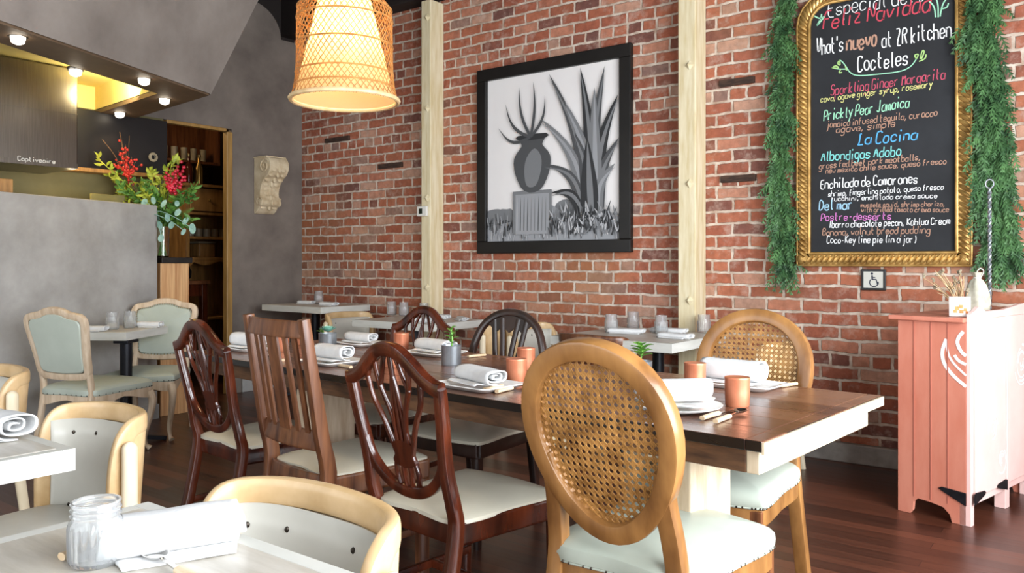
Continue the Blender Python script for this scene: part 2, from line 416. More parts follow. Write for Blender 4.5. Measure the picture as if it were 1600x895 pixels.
# ------------------------------------------------------------------ mesh helpers
class MB:
    """collects shapes, then links them as ONE mesh object"""
    def __init__(s):
        s.v, s.f, s.mi = [], [], []

    def add(s, vs, fs, mi=0):
        o = len(s.v)
        s.v += [V(p) for p in vs]
        for f in fs:
            s.f.append([i + o for i in f]); s.mi.append(mi)
        return s

    def box(s, c, d, rot=None, mi=0):
        c = V(c)
        vs = []
        for z in (-.5, .5):
            for x, y in ((-.5, -.5), (.5, -.5), (.5, .5), (-.5, .5)):
                p = V((x * d[0], y * d[1], z * d[2]))
                if rot is not None:
                    p = rot @ p
                vs.append(c + p)
        return s.add(vs, [(3, 2, 1, 0), (4, 5, 6, 7), (0, 1, 5, 4), (1, 2, 6, 5), (2, 3, 7, 6), (3, 0, 4, 7)], mi)

    def bb(s, x0, x1, y0, y1, z0, z1, mi=0):
        return s.box(((x0 + x1) / 2, (y0 + y1) / 2, (z0 + z1) / 2), (x1 - x0, y1 - y0, z1 - z0), None, mi)

    def sweep(s, path, w, h, ref=(0, 1, 0), closed=False, mi=0, rnd=0.3, taper=None, n=2):
        """sweep a rounded rectangle (w across, h along ref) down a path"""
        path = [V(p) for p in path]
        N = len(path)
        ref = V(ref).normalized()
        sec0 = rrect(1, 1, rnd, n)
        rings = []
        for i, p in enumerate(path):
            a = path[(i - 1) % N] if (closed or i > 0) else path[i]
            b = path[(i + 1) % N] if (closed or i < N - 1) else path[i]
            t = (b - a).normalized()
            side = t.cross(ref)
            if side.length < 1e-5:
                side = t.cross(V((1, 0, 0)))
            side.normalize()
            up = side.cross(t).normalized()
            k = taper(i / (N - 1)) if taper else 1
            kw, kh = k if isinstance(k, tuple) else (k, k)
            rings.append([p + side * (x * w * kw) + up * (y * h * kh) for x, y in sec0])
        return s.rings(rings, closed, mi)

    def rings(s, rings, closed=False, mi=0, caps=True):
        m = len(rings[0]); o = len(s.v)
        for r in rings:
            s.v += [V(p) for p in r]
        R = len(rings)
        for i in range(R if closed else R - 1):
            j = (i + 1) % R
            for k in range(m):
                l = (k + 1) % m
                s.f.append([o + i * m + k, o + i * m + l, o + j * m + l, o + j * m + k]); s.mi.append(mi)
        if not closed and caps:
            s.f.append([o + k for k in range(m)][::-1]); s.mi.append(mi)
            s.f.append([o + (R - 1) * m + k for k in range(m)]); s.mi.append(mi)
        return s

    def tube(s, path, r, n=8, closed=False, mi=0, taper=None):
        path = [V(p) for p in path]
        N = len(path); rings = []
        u = None
        for i, p in enumerate(path):
            a = path[(i - 1) % N] if (closed or i > 0) else path[i]
            b = path[(i + 1) % N] if (closed or i < N - 1) else path[i]
            t = (b - a)
            t = t.normalized() if t.length > 1e-9 else V((0, 0, 1))
            if u is None:
                u = t.orthogonal().normalized()
            u = (u - t * u.dot(t))
            u = u.normalized() if u.length > 1e-6 else t.orthogonal().normalized()
            w = t.cross(u)
            rr = r[i] if isinstance(r, (list, tuple)) else r * (taper(i / (N - 1)) if taper else 1)
            rings.append([p + u * (math.cos(q * 2 * PI / n) * rr) + w * (math.sin(q * 2 * PI / n) * rr) for q in range(n)])
        return s.rings(rings, closed, mi)

    def lathe(s, prof, n=24, c=(0, 0, 0), mi=0, flute=0, famp=0.0, caps=True, rot=None):
        c = V(c); rings = []
        for r, z in prof:
            ring = []
            for k in range(n):
                a = 2 * PI * k / n
                rr = r * (1 - famp * (0.5 + 0.5 * math.cos(a * flute))) if flute else r
                p = V((math.cos(a) * rr, math.sin(a) * rr, z))
                if rot is not None:
                    p = rot @ p
                ring.append(c + p)
            rings.append(ring)
        return s.rings(rings, False, mi, caps)

    def prism(s, poly, d, fn, mi=0):
        """2-D polygon -> slab between fn(x, y, 0) and fn(x, y, d)"""
        n = len(poly)
        vs = [fn(x, y, 0) for x, y in poly] + [fn(x, y, d) for x, y in poly]
        fs = [list(range(n))[::-1], [n + i for i in range(n)]]
        for i in range(n):
            j = (i + 1) % n
            fs.append([i, j, n + j, n + i])
        return s.add(vs, fs, mi)

    def cushion(s, outline, z0, h, dome, mi=0, bulge=0.0):
        cx = sum(p[0] for p in outline) / len(outline); cy = sum(p[1] for p in outline) / len(outline)
        prof = [(.965, 0), (1 + bulge * .6, .22 * h), (1 + bulge, .5 * h), (1 + bulge * .5, .78 * h), (.965, h * .97), (.90, h + dome * .22), (.72, h + dome * .6), (.45, h + dome * .9), (.15, h + dome)]
        rings = [[(cx + (x - cx) * k, cy + (y - cy) * k, z0 + z) for x, y in outline] for k, z in prof]
        return s.rings(rings, False, mi)

    def sphere(s, c, r, n=10, m=6, mi=0, sc=(1, 1, 1)):
        c = V(c); rings = []
        for i in range(m + 1):
            t = PI * (i + 0.02) / (m + 0.04)
            rings.append([c + V((math.sin(t) * math.cos(2 * PI * k / n) * r * sc[0], math.sin(t) * math.sin(2 * PI * k / n) * r * sc[1], -math.cos(t) * r * sc[2])) for k in range(n)])
        return s.rings(rings, False, mi)

    def build(s, name, mats, parent=None, smooth=35, bevel=0.0, solid=0.0, subsurf=0, loc=None):
        me = bpy.data.meshes.new(name)
        me.from_pydata([tuple(p) for p in s.v], [], s.f)
        if not isinstance(mats, (list, tuple)):
            mats = [mats]
        for m in mats:
            me.materials.append(m)
        if len(mats) > 1:
            for p, k in zip(me.polygons, s.mi):
                p.material_index = k
        import bmesh
        bm = bmesh.new(); bm.from_mesh(me)
        bmesh.ops.recalc_face_normals(bm, faces=bm.faces)
        bm.to_mesh(me); bm.free()
        if smooth:
            me.shade_smooth()
            me.set_sharp_from_angle(angle=math.radians(smooth))
        o = bpy.data.objects.new(name, me)
        COL.objects.link(o)
        if loc is not None:
            o.location = loc
        if parent is not None:
            o.parent = parent
        if solid:
            md = o.modifiers.new('thickness', 'SOLIDIFY'); md.thickness = solid; md.offset = 0
        if bevel:
            md = o.modifiers.new('edge', 'BEVEL'); md.width = bevel; md.segments = 2; md.limit_method = 'ANGLE'; md.angle_limit = math.radians(40)
        if subsurf:
            md = o.modifiers.new('smooth', 'SUBSURF'); md.levels = subsurf; md.render_levels = subsurf
        return o


def rrect(w, h, r, n=2):
    """rounded rectangle, r as a fraction of the smaller half"""
    rr = r * min(w, h) / 2
    out = []
    for cx, cy, a0 in ((w / 2 - rr, h / 2 - rr, 0), (-w / 2 + rr, h / 2 - rr, PI / 2), (-w / 2 + rr, -h / 2 + rr, PI), (w / 2 - rr, -h / 2 + rr, 1.5 * PI)):
        for k in range(n + 1):
            a = a0 + PI / 2 * k / n
            out.append((cx + math.cos(a) * rr, cy + math.sin(a) * rr))
    return out


def crv(pts, n=6, closed=False):
    """Catmull-Rom through the points"""
    pts = [V(p) for p in pts]
    N = len(pts); out = []
    for i in range(N if closed else N - 1):
        if closed:
            p0, p1, p2, p3 = pts[(i - 1) % N], pts[i], pts[(i + 1) % N], pts[(i + 2) % N]
        else:
            p1, p2 = pts[i], pts[i + 1]
            p0 = pts[i - 1] if i else p1 * 2 - p2
            p3 = pts[i + 2] if i + 2 < N else p2 * 2 - p1
        for k in range(n):
            t = k / n
            out.append(0.5 * ((2 * p1) + (p2 - p0) * t + (2 * p0 - 5 * p1 + 4 * p2 - p3) * t * t + (3 * p1 - p0 - 3 * p2 + p3) * t ** 3))
    if not closed:
        out.append(pts[-1])
    return out


def crv2(pts, n=6, closed=True):
    return [(p.x, p.y) for p in crv([(x, y, 0) for x, y in pts], n, closed)]


def tag(o, label=None, cat=None, group=None, kind=None):
    if label: o['label'] = label
    if cat: o['category'] = cat
    if group: o['group'] = group
    if kind: o['kind'] = kind
    return o


def thing(name, label, cat, loc=(0, 0, 0), rz=0.0, group=None):
    o = bpy.data.objects.new(name, None)
    o.empty_display_size = 0.1
    COL.objects.link(o)
    o.location = loc
    o.rotation_euler = (0, 0, rz)
    return tag(o, label, cat, group)


def struct(name, mb, m, **k):
    o = mb.build(name, m, None, **k)
    o['kind'] = 'structure'
    return o


def dup(root, loc, rz, label, group=None, scale=None):
    r = root.copy(); COL.objects.link(r)
    r.location = loc; r.rotation_euler = (0, 0, rz); r['label'] = label
    if group: r['group'] = group
    if scale: r.scale = scale
    for ch in list(root.children):
        c = ch.copy(); COL.objects.link(c); c.parent = r
        for g in ch.children:
            d = g.copy(); COL.objects.link(d); d.parent = c
    return r


def facing(fx, fy):
    return math.atan2(-fx, fy)


# ------------------------------------------------------------------ the room shell
struct('floor', MB().bb(-10.2, WX + .1, WY - .1, 6.6, -0.08, 0), M['floor'], smooth=0)
struct('ceiling', MB().bb(-10.2, WX + .1, WY - .1, 6.6, 3.92, 4.0), M['dark_paint'], smooth=0)
struct('wall_right', MB().bb(-6.62, WX + .1, WALL_Y, WALL_Y + .12, 0, 3.43), M['brick'], smooth=0)
struct('trim_1', MB().bb(-6.62, WX + .1, WALL_Y - .16, WALL_Y + .12, 3.43, 3.92), M['dark_paint'], smooth=0, bevel=.01)
struct('baseboard_right', MB().bb(-6.46, WX, WALL_Y - .05, WALL_Y, 0, .115), M['concrete'], smooth=0, bevel=.008)

# window wall on the street side: sill, head, end piers and mullions around open window bays
w = MB()
w.bb(WX, WX + .1, WY, WALL_Y, 0, .42).bb(WX, WX + .1, WY, WALL_Y, 2.9, 3.92)
w.bb(WX, WX + .1, 3.6, WALL_Y, .42, 2.9).bb(WX, WX + .1, WY, -2.1, .42, 2.9)
struct('wall_street', w, M['white_wall'], smooth=0)
for i, (a, b) in enumerate(((-2.1, -.2), (-.2, 1.7), (1.7, 3.6))):
    f = MB()
    f.bb(WX + .02, WX + .08, a, a + .05, .42, 2.9).bb(WX + .02, WX + .08, b - .05, b, .42, 2.9)
    f.bb(WX + .02, WX + .08, a + .05, b - .05, .42, .47).bb(WX + .02, WX + .08, a + .05, b - .05, 2.85, 2.9)
    struct('window_%d' % (i + 1), f, M['black_metal'], smooth=0)
# window wall behind the camera
w = MB()
w.bb(-10.2, WX + .1, WY - .1, WY, 0, .5).bb(-10.2, WX + .1, WY - .1, WY, 3.0, 3.92)
w.bb(-10.2, -6.1, WY - .1, WY, .5, 3.0).bb(.9, WX + .1, WY - .1, WY, .5, 3.0)
struct('wall_rear', w, M['white_wall'], smooth=0)
for i, (a, b) in enumerate(((-6.1, -3.77), (-3.77, -1.43), (-1.43, .9))):
    f = MB()
    f.bb(a, a + .05, WY - .08, WY - .02, .5, 3.0).bb(b - .05, b, WY - .08, WY - .02, .5, 3.0)
    f.bb(a + .05, b - .05, WY - .08, WY - .02, .5, .55).bb(a + .05, b - .05, WY - .08, WY - .02, 2.95, 3.0)
    struct('window_%d' % (i + 4), f, M['black_metal'], smooth=0)

# plaster wall at the far end with its doorway; the upper corner is rounded off beside the dark header
BX = -6.47
D0, D1, DH = 3.63, 4.29, 2.42
poly = [(2.6, DH), (D0, DH), (D1, DH), (D1, 0), (WALL_Y, 0), (WALL_Y, 3.36)]
arc = [(4.83 - .34 * (1 - math.cos(a)) + .0, 3.36 + .30 * math.sin(a)) for a in [k * PI / 2 / 8 for k in range(9)]]
poly += arc + [(2.6, 3.66)]
struct('wall_back', MB().prism(poly, -.05, lambda y, z, d: (BX + d, y, z)), M['plaster_warm'], smooth=0)
struct('wall_header', MB().bb(BX - .13, BX - .12, 2.6, WALL_Y, 3.3, 3.92), M['dark_paint'], smooth=0)
struct('wall_kitchen', MB().bb(BX - .12, BX, WY, D0, 0, DH).bb(BX - .12, BX, WY, 2.6, DH, 3.92), M['olive_paint'], smooth=0)
struct('baseboard_back', MB().bb(BX, BX + .02, D1 + .1, WALL_Y - .05, 0, .12), M['plaster'], smooth=0, bevel=.004)
d = MB()
d.bb(BX - .05, BX + .015, D1 - .06, D1, 0, DH - .03).bb(BX - .05, BX + .012, D0, D0 + .025, 0, DH - .03).bb(BX - .05, BX + .012, D0 + .025, D1 - .06, DH - .03, DH)
struct('trim_2', d, M['gold_trim'], smooth=0, bevel=.006)
# store room seen through the doorway
s = MB()
s.bb(-10.2, -10.1, 2.2, 6.5, 0, 3.9).bb(-10.2, BX - .12, 2.1, 2.2, 0, 3.9).bb(-10.2, BX - .14, 6.4, 6.5, 0, 3.9)
struct('wall_store', s, mat('store_room_brown', '#4a3a28', '#5c4831', rough=0.8, scale=3), smooth=0)
struct('wall_store_front', MB().bb(BX - .10, BX - .05, WALL_Y + .12, 6.4, 0, 3.9), M['dark_paint'], smooth=0)
point('store_room_fill', (-7.4, 3.4, 2.9), 34, (1.0, .72, .38), .15)  # added light without a fixture, brightens the store room

# half-height plaster wall screening the kitchen
A_ = V((-5.05, .63)); B_ = V((-5.91, 3.27))
hw = (B_ - A_).normalized(); hn = V((hw.y, -hw.x))
q = [A_, B_, B_ - hn * .14, A_ - hn * .14]
struct('wall_partition', MB().prism([(p.x, p.y) for p in q], 1.64, lambda x, y, d: (x, y, d)), M['plaster'], smooth=0, bevel=.008)
struct('baseboard_partition', MB().prism([(p.x, p.y) for p in (A_ + hn * .015, B_ + hn * .015, B_, A_)], .11, lambda x, y, d: (x, y, d)), M['plaster'], smooth=0)

# flared plaster canopy over the kitchen with a lit yellow recess
so = [(-3.85, .44), (-5.1, 3.2), (BX, 3.35)]            # soffit outer edge
to = [(-3.35, .70), (-5.0, 3.93), (BX, 4.05)]           # where it meets the ceiling
Zs, Zt = 2.39, 3.92
c = MB()
c.add([(so[0][0], so[0][1], Zs), (so[1][0], so[1][1], Zs), (to[1][0], to[1][1], Zt), (to[0][0], to[0][1], Zt)], [(0, 1, 2, 3)])
c.add([(so[1][0], so[1][1], Zs), (so[2][0], so[2][1], Zs), (to[2][0], to[2][1], Zt), (to[1][0], to[1][1], Zt)], [(0, 1, 2, 3)])
struct('trim_3', c, mat('canopy_plaster', '#7b726b', '#988f87', rough=.62, scale=2.4, detail=8, bump=.12, bscale=30, lo=.3, hi=.7), smooth=0, solid=.03)
ins = [(-4.29, .72), (-5.33, 2.95), (BX, 3.06)]
f = MB()
f.add([(x, y, Zs) for x, y in so + ins], [(0, 1, 4, 3), (1, 2, 5, 4)])
struct('trim_4', f, M['soffit'], smooth=0, solid=.03)
r = MB()
r.add([(x, y, Zs + .02) for x, y in ins] + [(x, y, Zs + .2) for x, y in ins] + [(BX + .02, .72, Zs + .2)],
      [(0, 1, 4, 3), (1, 2, 5, 4), (3, 4, 5, 6)])
r.add([(BX + .006, .72, Zs + .02), (BX + .006, 3.06, Zs + .02), (BX + .006, 3.06, Zs + .2), (BX + .006, .72, Zs + .2)], [(0, 1, 2, 3)])
struct('trim_5', r, M['yellow_paint'], smooth=0)
l = area('recess_fill_light', (-5.62, 2.84, Zs + .05), V((-.62, .12, .55)).to_track_quat('-Z', 'Y').to_euler(), .06, .06, 9, (1.0, .88, .55))  # hidden light added to brighten the yellow recess


# ------------------------------------------------------------------ tables
def long_table():
    ux = V((-.997, .080, 0)); vy = V((.080, .997, 0))
    A = V((-.697, 1.935, 0))
    t = thing('farm_table', 'long dark walnut plank dining table with pale end grain, in the middle of the room', 'table', A, math.atan2(ux.y, ux.x) + PI)
    # local: x runs to -L (left), y 0..Wd ; (rotated so local +x points right)
    L, Wd = 3.0, .92
    top = MB()
    for k in range(6):
        top.bb(-L, -.045, k * Wd / 6 + .0008, (k + 1) * Wd / 6 - .0008, .732, .76)
    top.build('tabletop', M['tabletop'], t, bevel=.002, smooth=0)
    MB().bb(-.045, 0, 0, Wd, .732, .76).build('end_board', M['tabletop'], t, bevel=.003, smooth=0)
    MB().bb(.0, .006, .0, Wd, .728, .757).build('end_edge', M['raw_wood'], t, smooth=0)
    MB().bb(-L + .06, -.055, .03, .055, .668, .732).bb(-L + .06, -.055, Wd - .055, Wd - .03, .668, .732).bb(-L + .06, -L + .085, .055, Wd - .055, .668, .732).build('apron', M['apron'], t, bevel=.003, smooth=0)
    MB().bb(-.055, -.02, .03, Wd - .075, .668, .732).build('end_apron', M['raw_wood'], t, bevel=.003, smooth=0)
    for x, m in ((-.30, 'raw_wood'), (-2.12, 'limed')):
        MB().bb(x - .05, x + .05, .10, .34, .0, .668).build('leg', M[m], t, bevel=.006, smooth=0)
        MB().bb(x - .51, x - .41, .60, .82, .0, .668).build('leg', M[m], t, bevel=.006, smooth=0)
    return t, A


TABLE, TA = long_table()


def small_table(name, label, x0, x1, y0, y1, zt, th=.055, rz=0.0, ped=None, legs=False):
    cx, cy = (x0 + x1) / 2, (y0 + y1) / 2
    w, dp = x1 - x0, y1 - y0
    t = thing(name, label, 'table', (cx, cy, 0), rz, 'whitewashed pedestal tables')
    top = MB().bb(-w / 2 + .03, w / 2 - .03, -dp / 2 + .03, dp / 2 - .03, zt - th, zt)
    top.build('tabletop', M['whitewash'], t, smooth=0, bevel=.003)
    e = MB()
    e.bb(-w / 2, w / 2, -dp / 2, -dp / 2 + .03, zt - th, zt - .001).bb(-w / 2, w / 2, dp / 2 - .03, dp / 2, zt - th, zt - .001)
    e.bb(-w / 2, -w / 2 + .03, -dp / 2 + .03, dp / 2 - .03, zt - th, zt - .001).bb(w / 2 - .03, w / 2, -dp / 2 + .03, dp / 2 - .03, zt - th, zt - .001)
    e.build('edge_band', M['whitewash_edge'], t, smooth=0, bevel=.0015)
    px, py = ped or (0, 0)
    MB().lathe([(.038, .03), (.038, zt - th - .02)], 16, (px, py, 0)).build('pedestal', M['black_metal'], t)
    MB().box((px, py, zt - th - .012), (min(.28, w * .25), min(.28, dp * .25), .02)).build('mounting_plate', M['black_metal'], t, bevel=.004, smooth=0)
    b = MB()
    for k in range(4):
        a = k * PI / 2 + PI / 4
        b.sweep([(px, py, .045), (px + math.cos(a) * .13, py + math.sin(a) * .13, .035), (px + math.cos(a) * .25, py + math.sin(a) * .25, .014)], .05, .028, (0, 0, 1))
    b.lathe([(.06, .0), (.06, .05), (.04, .07)], 16, (px, py, 0))
    b.build('base', M['black_metal'], t)
    return t


small_table('cafe_table', 'whitewashed cafe table holding the near glass jar, bottom left corner of the photo', -1.46, -.74, .12, .79, .75)
small_table('cafe_table', 'whitewashed cafe table cut off at the left photo edge with a white napkin', -2.74, -2.02, .24, .91, .75)
small_table('cafe_table', 'pale cafe table against the brick wall beside the right timber post', -2.79, -1.97, 4.07, 4.88, .75, ped=(.04, .16))
small_table('cafe_table', 'pale cafe table against the brick wall beside the post with the thermostat', -4.83, -3.98, 4.28, 4.88, .75)
small_table('cafe_table', 'wooden cafe table in the far corner under the stone bracket', -6.2, -5.38, 4.42, 4.98, .82)
e1 = V((-.55, .835)); e2 = V((-.835, -.55)); cc = V((-5.10, 2.61)) + e1 * .27 + e2 * .2
T0 = small_table('cafe_table', 'small pale cafe table between the two french chairs by the grey partition', cc.x - .2, cc.x + .2, cc.y - .27, cc.y + .27, .75, rz=math.atan2(e1.y, e1.x) - PI / 2, ped=(.144, -.173))


# ------------------------------------------------------------------ chairs (local +y is the way the sitter looks, origin under the seat)
def seat_outline(wr, wf, yb, yf, r=.25, bow=.02):
    return crv2([(-wr, yb), (0, yb - .005), (wr, yb), ((wr + wf) / 2 + .004, (yb + yf) / 2), (wf, yf - .04), (wf - .035, yf), (0, yf + bow), (-wf + .035, yf), (-wf, yf - .04), (-(wr + wf) / 2 - .004, (yb + yf) / 2)], 5)


def frame_seat(t, m, wr, wf, yb, yf, z0, z1, th=.024):
    f = MB()
    for s in (-1, 1):
        f.sweep([(s * wr, yb, (z0 + z1) / 2), (s * wf, yf, (z0 + z1) / 2)], th, z1 - z0, (0, 0, 1))
    f.sweep([(-wr, yb, (z0 + z1) / 2), (wr, yb, (z0 + z1) / 2)], th, z1 - z0, (0, 0, 1))
    f.sweep([(-wf, yf, (z0 + z1) / 2), (wf, yf, (z0 + z1) / 2)], th, z1 - z0, (0, 0, 1))
    return f.build('seat_frame', m, t, bevel=.003)


def stretchers(t, m, z=.17, xs=.2, y0=-.24, y1=.2):
    for s in (-1, 1):
        MB().sweep([(s * (xs - .005), y0, z), (s * xs, y1, z)], .018, .028, (0, 0, 1)).build('stretcher', m, t)
    MB().sweep([(-xs, .02, z), (xs, .02, z)], .018, .028, (0, 0, 1)).build('stretcher', m, t)


def back_y(z, y0=-.215, lean=.20, z0=.44):
    return y0 - lean * max(0, z - z0) - (.12 * max(0, .40 - z) ** 1.0)


def shield_chair(label, m=None):
    m = m or M['mahogany']
    t = thing('shield_back_chair', label, 'chair', group='red brown shield back chairs')
    by = back_y
    frame_seat(t, m, .195, .235, -.2, .215, .375, .445)
    MB().cushion(seat_outline(.195, .238, -.205, .225), .435, .022, .022).build('seat_cushion', M['vinyl'], t)
    for s in (-1, 1):
        pts = [(s * .205, by(0) - .04, 0), (s * .2, by(.2) - .015, .2), (s * .2, -.215, .42), (s * .203, by(.5), .5), (s * .196, by(.58), .58), (s * .2, by(.66), .66), (s * .213, by(.75), .75), (s * .224, by(.855), .857)]
        MB().sweep(crv(pts, 5), .044, .036, (0, 1, .15), rnd=.35, taper=lambda u: (1.1 - .25 * u, 1.1 - .3 * u)).build('back_post', m, t)
        MB().sweep([(s * .222, .2, .385), (s * .222, .2, 0)], .042, .042, (0, 1, 0), taper=lambda u: 1 - .35 * u).build('leg', m, t)
    cr = [(-.232, .852), (-.2, .858), (-.155, .879), (-.105, .917), (-.055, .948), (0, .958), (.055, .948), (.105, .917), (.155, .879), (.2, .858), (.232, .852)]
    MB().sweep(crv([(x, by(z) , z) for x, z in cr], 4), .046, .032, (0, 1, .2), rnd=.5).build('crest_rail', m, t)
    lo = [(-.197, .66), (-.178, .60), (-.13, .548), (-.07, .518), (0, .508), (.07, .518), (.13, .548), (.178, .60), (.197, .66)]
    MB().sweep(crv([(x, by(z), z) for x, z in lo], 4), .036, .026, (0, 1, .2), rnd=.4).build('shield_rail', m, t)
    sp = MB()
    def rib(pts, w=.015):
        sp.sweep(crv([(x, by(z) + .002, z) for x, z in pts], 4), w, .014, (0, 1, .2), rnd=.4)
    rib([(0, .62), (0, .76), (0, .87), (0, .96)])
    for s in (-1, 1):
        rib([(s * .018, .62), (s * .03, .74), (s * .075, .85), (s * .083, .935)])
        rib([(s * .036, .62), (s * .075, .72), (s * .12, .80), (s * .13, .86), (s * .15, .885)])
        rib([(0, .955), (s * .03, .93), (s * .06, .86), (s * .075, .83)], .011)
        rib([(s * .083, .925), (s * .11, .90), (s * .13, .86), (s * .13, .83)], .011)
        rib([(s * .036, .62), (s * .02, .74), (s * .012, .83), (s * .0, .88)], .011)
        rib([(s * .014, .625), (s * .018, .57), (s * .012, .515)], .013)
        rib([(s * .040, .625), (s * .055, .57), (s * .045, .52)], .013)
    sp.prism(crv2([(-.055, .60), (-.04, .63), (-.05, .66), (0, .672), (.05, .66), (.04, .63), (.055, .60), (0, .585)], 3), .016, lambda x, z, d: (x, by(z) - .006 + d, z))
    sp.build('splat', m, t)
    stretchers(t, m)
    return t


def slat_chair(label):
    m = M['oak_dark']
    t = thing('slat_back_chair', label, 'chair')
    by = lambda z: back_y(z, lean=.17)
    frame_seat(t, m, .195, .225, -.2, .21, .37, .445)
    MB().cushion(seat_outline(.185, .23, -.2, .22), .435, .022, .022).build('seat_cushion', M['vinyl'], t)
    for s in (-1, 1):
        pts = [(s * .2, by(0) - .05, 0), (s * .2, -.215, .40), (s * .2, by(.6), .6), (s * .2, by(.8), .8), (s * .2, by(1.0), 1.005)]
        MB().sweep(crv(pts, 4), .036, .05, (0, 1, .15), rnd=.15, taper=lambda u: (1.05 - .1 * u, 1.2 - .55 * u)).build('back_post', m, t)
        MB().sweep([(s * .212, .195, .385), (s * .212, .195, 0)], .04, .04, (0, 1, 0), rnd=.15).build('leg', m, t)
    def rail(z, h, n, bow=.022):
        MB().sweep([(x, by(z) - bow * (1 - (x / .19) ** 2), z) for x in [-.19 + .38 * k / 8 for k in range(9)]], .022, h, (0, .15, 1), rnd=.2).build(n, m, t)
    rail(.967, .062, 'top_rail'); rail(.575, .07, 'lower_rail'); rail(.415, .07, 'seat_rail')
    for x, w in ((-.135, .026), (-.083, .026), (0, .075), (.083, .026), (.135, .026)):
        b = -.022 * (1 - (x / .19) ** 2)
        MB().sweep([(x, by(z) + b, z) for z in (.60, .7, .8, .94)], w, .011, (0, 1, .15), rnd=.2).build('slat', m, t)
    stretchers(t, m)
    return t


def ell(a, b, cz, n=40, egg=0.0):
    out = []
    for k in range(n):
        q = 2 * PI * k / n
        z = cz + b * math.sin(q)
        x = a * math.cos(q) * (1 + egg * math.sin(q))
        out.append((x, z))
    return out


def nails_along(path, r, parent, m):
    b = MB()
    for p, nrm in path:
        b.sphere(p, r, 6, 4)
    return b.build('nail_trim', m, parent)


def cane_chair(label, nailm=None):
    m = M['honey']
    t = thing('cane_back_chair', label, 'chair', group='honey wood cane back chairs')
    by = lambda z: -.215 - .24 * max(0, z - .46)
    cz, a, b = .768, .194, .228
    ring = [(x, by(z), z) for x, z in ell(a, b, cz, 44, .17)]
    MB().sweep(ring, .050, .046, (0, 1, .24), closed=True, rnd=.3).build('back_ring', m, t)
    # woven cane: pairs of verticals and horizontals plus both diagonals, clipped to the oval
    cn = MB()
    ai, bi = a - .012, b - .012
    def inside(x, z):
        q = (z - cz) / bi
        return q * q < 1 and abs(x) < ai * math.sqrt(1 - q * q) * (1 + .17 * q)
    pitch = .0185
    def strip(p0, d, wd, off):
        # march along the line and keep the span inside
        n = 120; span = []
        for k in range(n + 1):
            s_ = -.62 + 1.24 * k / n
            x, z = p0[0] + d[0] * s_, p0[1] + d[1] * s_
            if inside(x, z): span.append(s_)
        if len(span) < 2: return
        s0, s1 = span[0] - .006, span[-1] + .006
        K = 5; nx, nz = -d[1], d[0]
        vs = []; fs = []
        for k in range(K + 1):
            s_ = s0 + (s1 - s0) * k / K
            x, z = p0[0] + d[0] * s_, p0[1] + d[1] * s_
            dent = -.012 * max(0, 1 - (x / ai) ** 2 - ((z - cz) / bi) ** 2)
            for sd in (-1, 1):
                xx, zz = x + nx * wd / 2 * sd, z + nz * wd / 2 * sd
                vs.append((xx, by(zz) + dent + off, zz))
        for k in range(K):
            fs.append((2 * k, 2 * k + 1, 2 * k + 3, 2 * k + 2))
        cn.add(vs, fs)
    K = int(.27 / pitch)
    for k in range(-K, K + 1):
        for q in (-.0022, .0022):
            strip((k * pitch + q, cz), (0, 1), .0028, 0)
            strip((0, cz + k * pitch + q), (1, 0), .0028, .0008)
    dg = 1 / math.sqrt(2)
    for k in range(-2 * K, 2 * K + 1):
        c0 = (k + .5) * pitch
        strip((c0 / 2, cz - c0 / 2), (dg, dg), .0034, .0016)
        strip((c0 / 2, cz + c0 / 2), (dg, -dg), .0034, -.0008)
    cn.build('cane_panel', M['cane'], t, smooth=0, solid=.0012)
    for s in (-1, 1):
        MB().sweep(crv([(s * .195, -.30, 0), (s * .185, -.25, .25), (s * .175, -.225, .44), (s * .168, by(.55), .55), (s * .160, by(.65), .65), (s * .172, by(.72), .72)], 5), .048, .04, (0, 1, .1), rnd=.35).build('back_post', m, t)
        prof = [(.028, .395), (.028, .345), (.018, .338), (.026, .328), (.026, .318), (.017, .31), (.023, .295), (.022, .2), (.016, .06), (.013, .035), (.018, .025), (.013, 0)]
        MB().lathe(prof[::-1], 24, (s * .19, .19, 0), flute=8, famp=.14).build('leg', m, t)
        MB().box((s * .19, .19, .39), (.06, .06, .07)).build('leg_block', M['oak_dark'], t, bevel=.004, smooth=0)
    o = seat_outline(.19, .226, -.225, .222, bow=.03)
    fr = MB()
    fr.rings([[(x * .985, y * .985, z) for x, y in o] for z in (.375, .38, .42, .43)])
    fr.build('seat_frame', m, t, bevel=.003)
    sc_ = MB().cushion(o, .425, .06, .028, bulge=.018).build('seat_cushion', M['vinyl_blue'], t)
    nb = MB().tube([(x * 1.001, y * 1.001, .434) for x, y in o], .003, 6, closed=True, mi=1)
    N = 64
    oo = crv([(x, y, 0) for x, y in o], 2, True)
    step = len(oo) / N
    for k in range(N):
        p = oo[int(k * step)]
        nb.sphere((p.x * 1.004, p.y * 1.004, .434), .0042, 6, 4)
    nb.build('nail_trim', [M['nail'], M['vinyl_blue']], sc_)
    return t


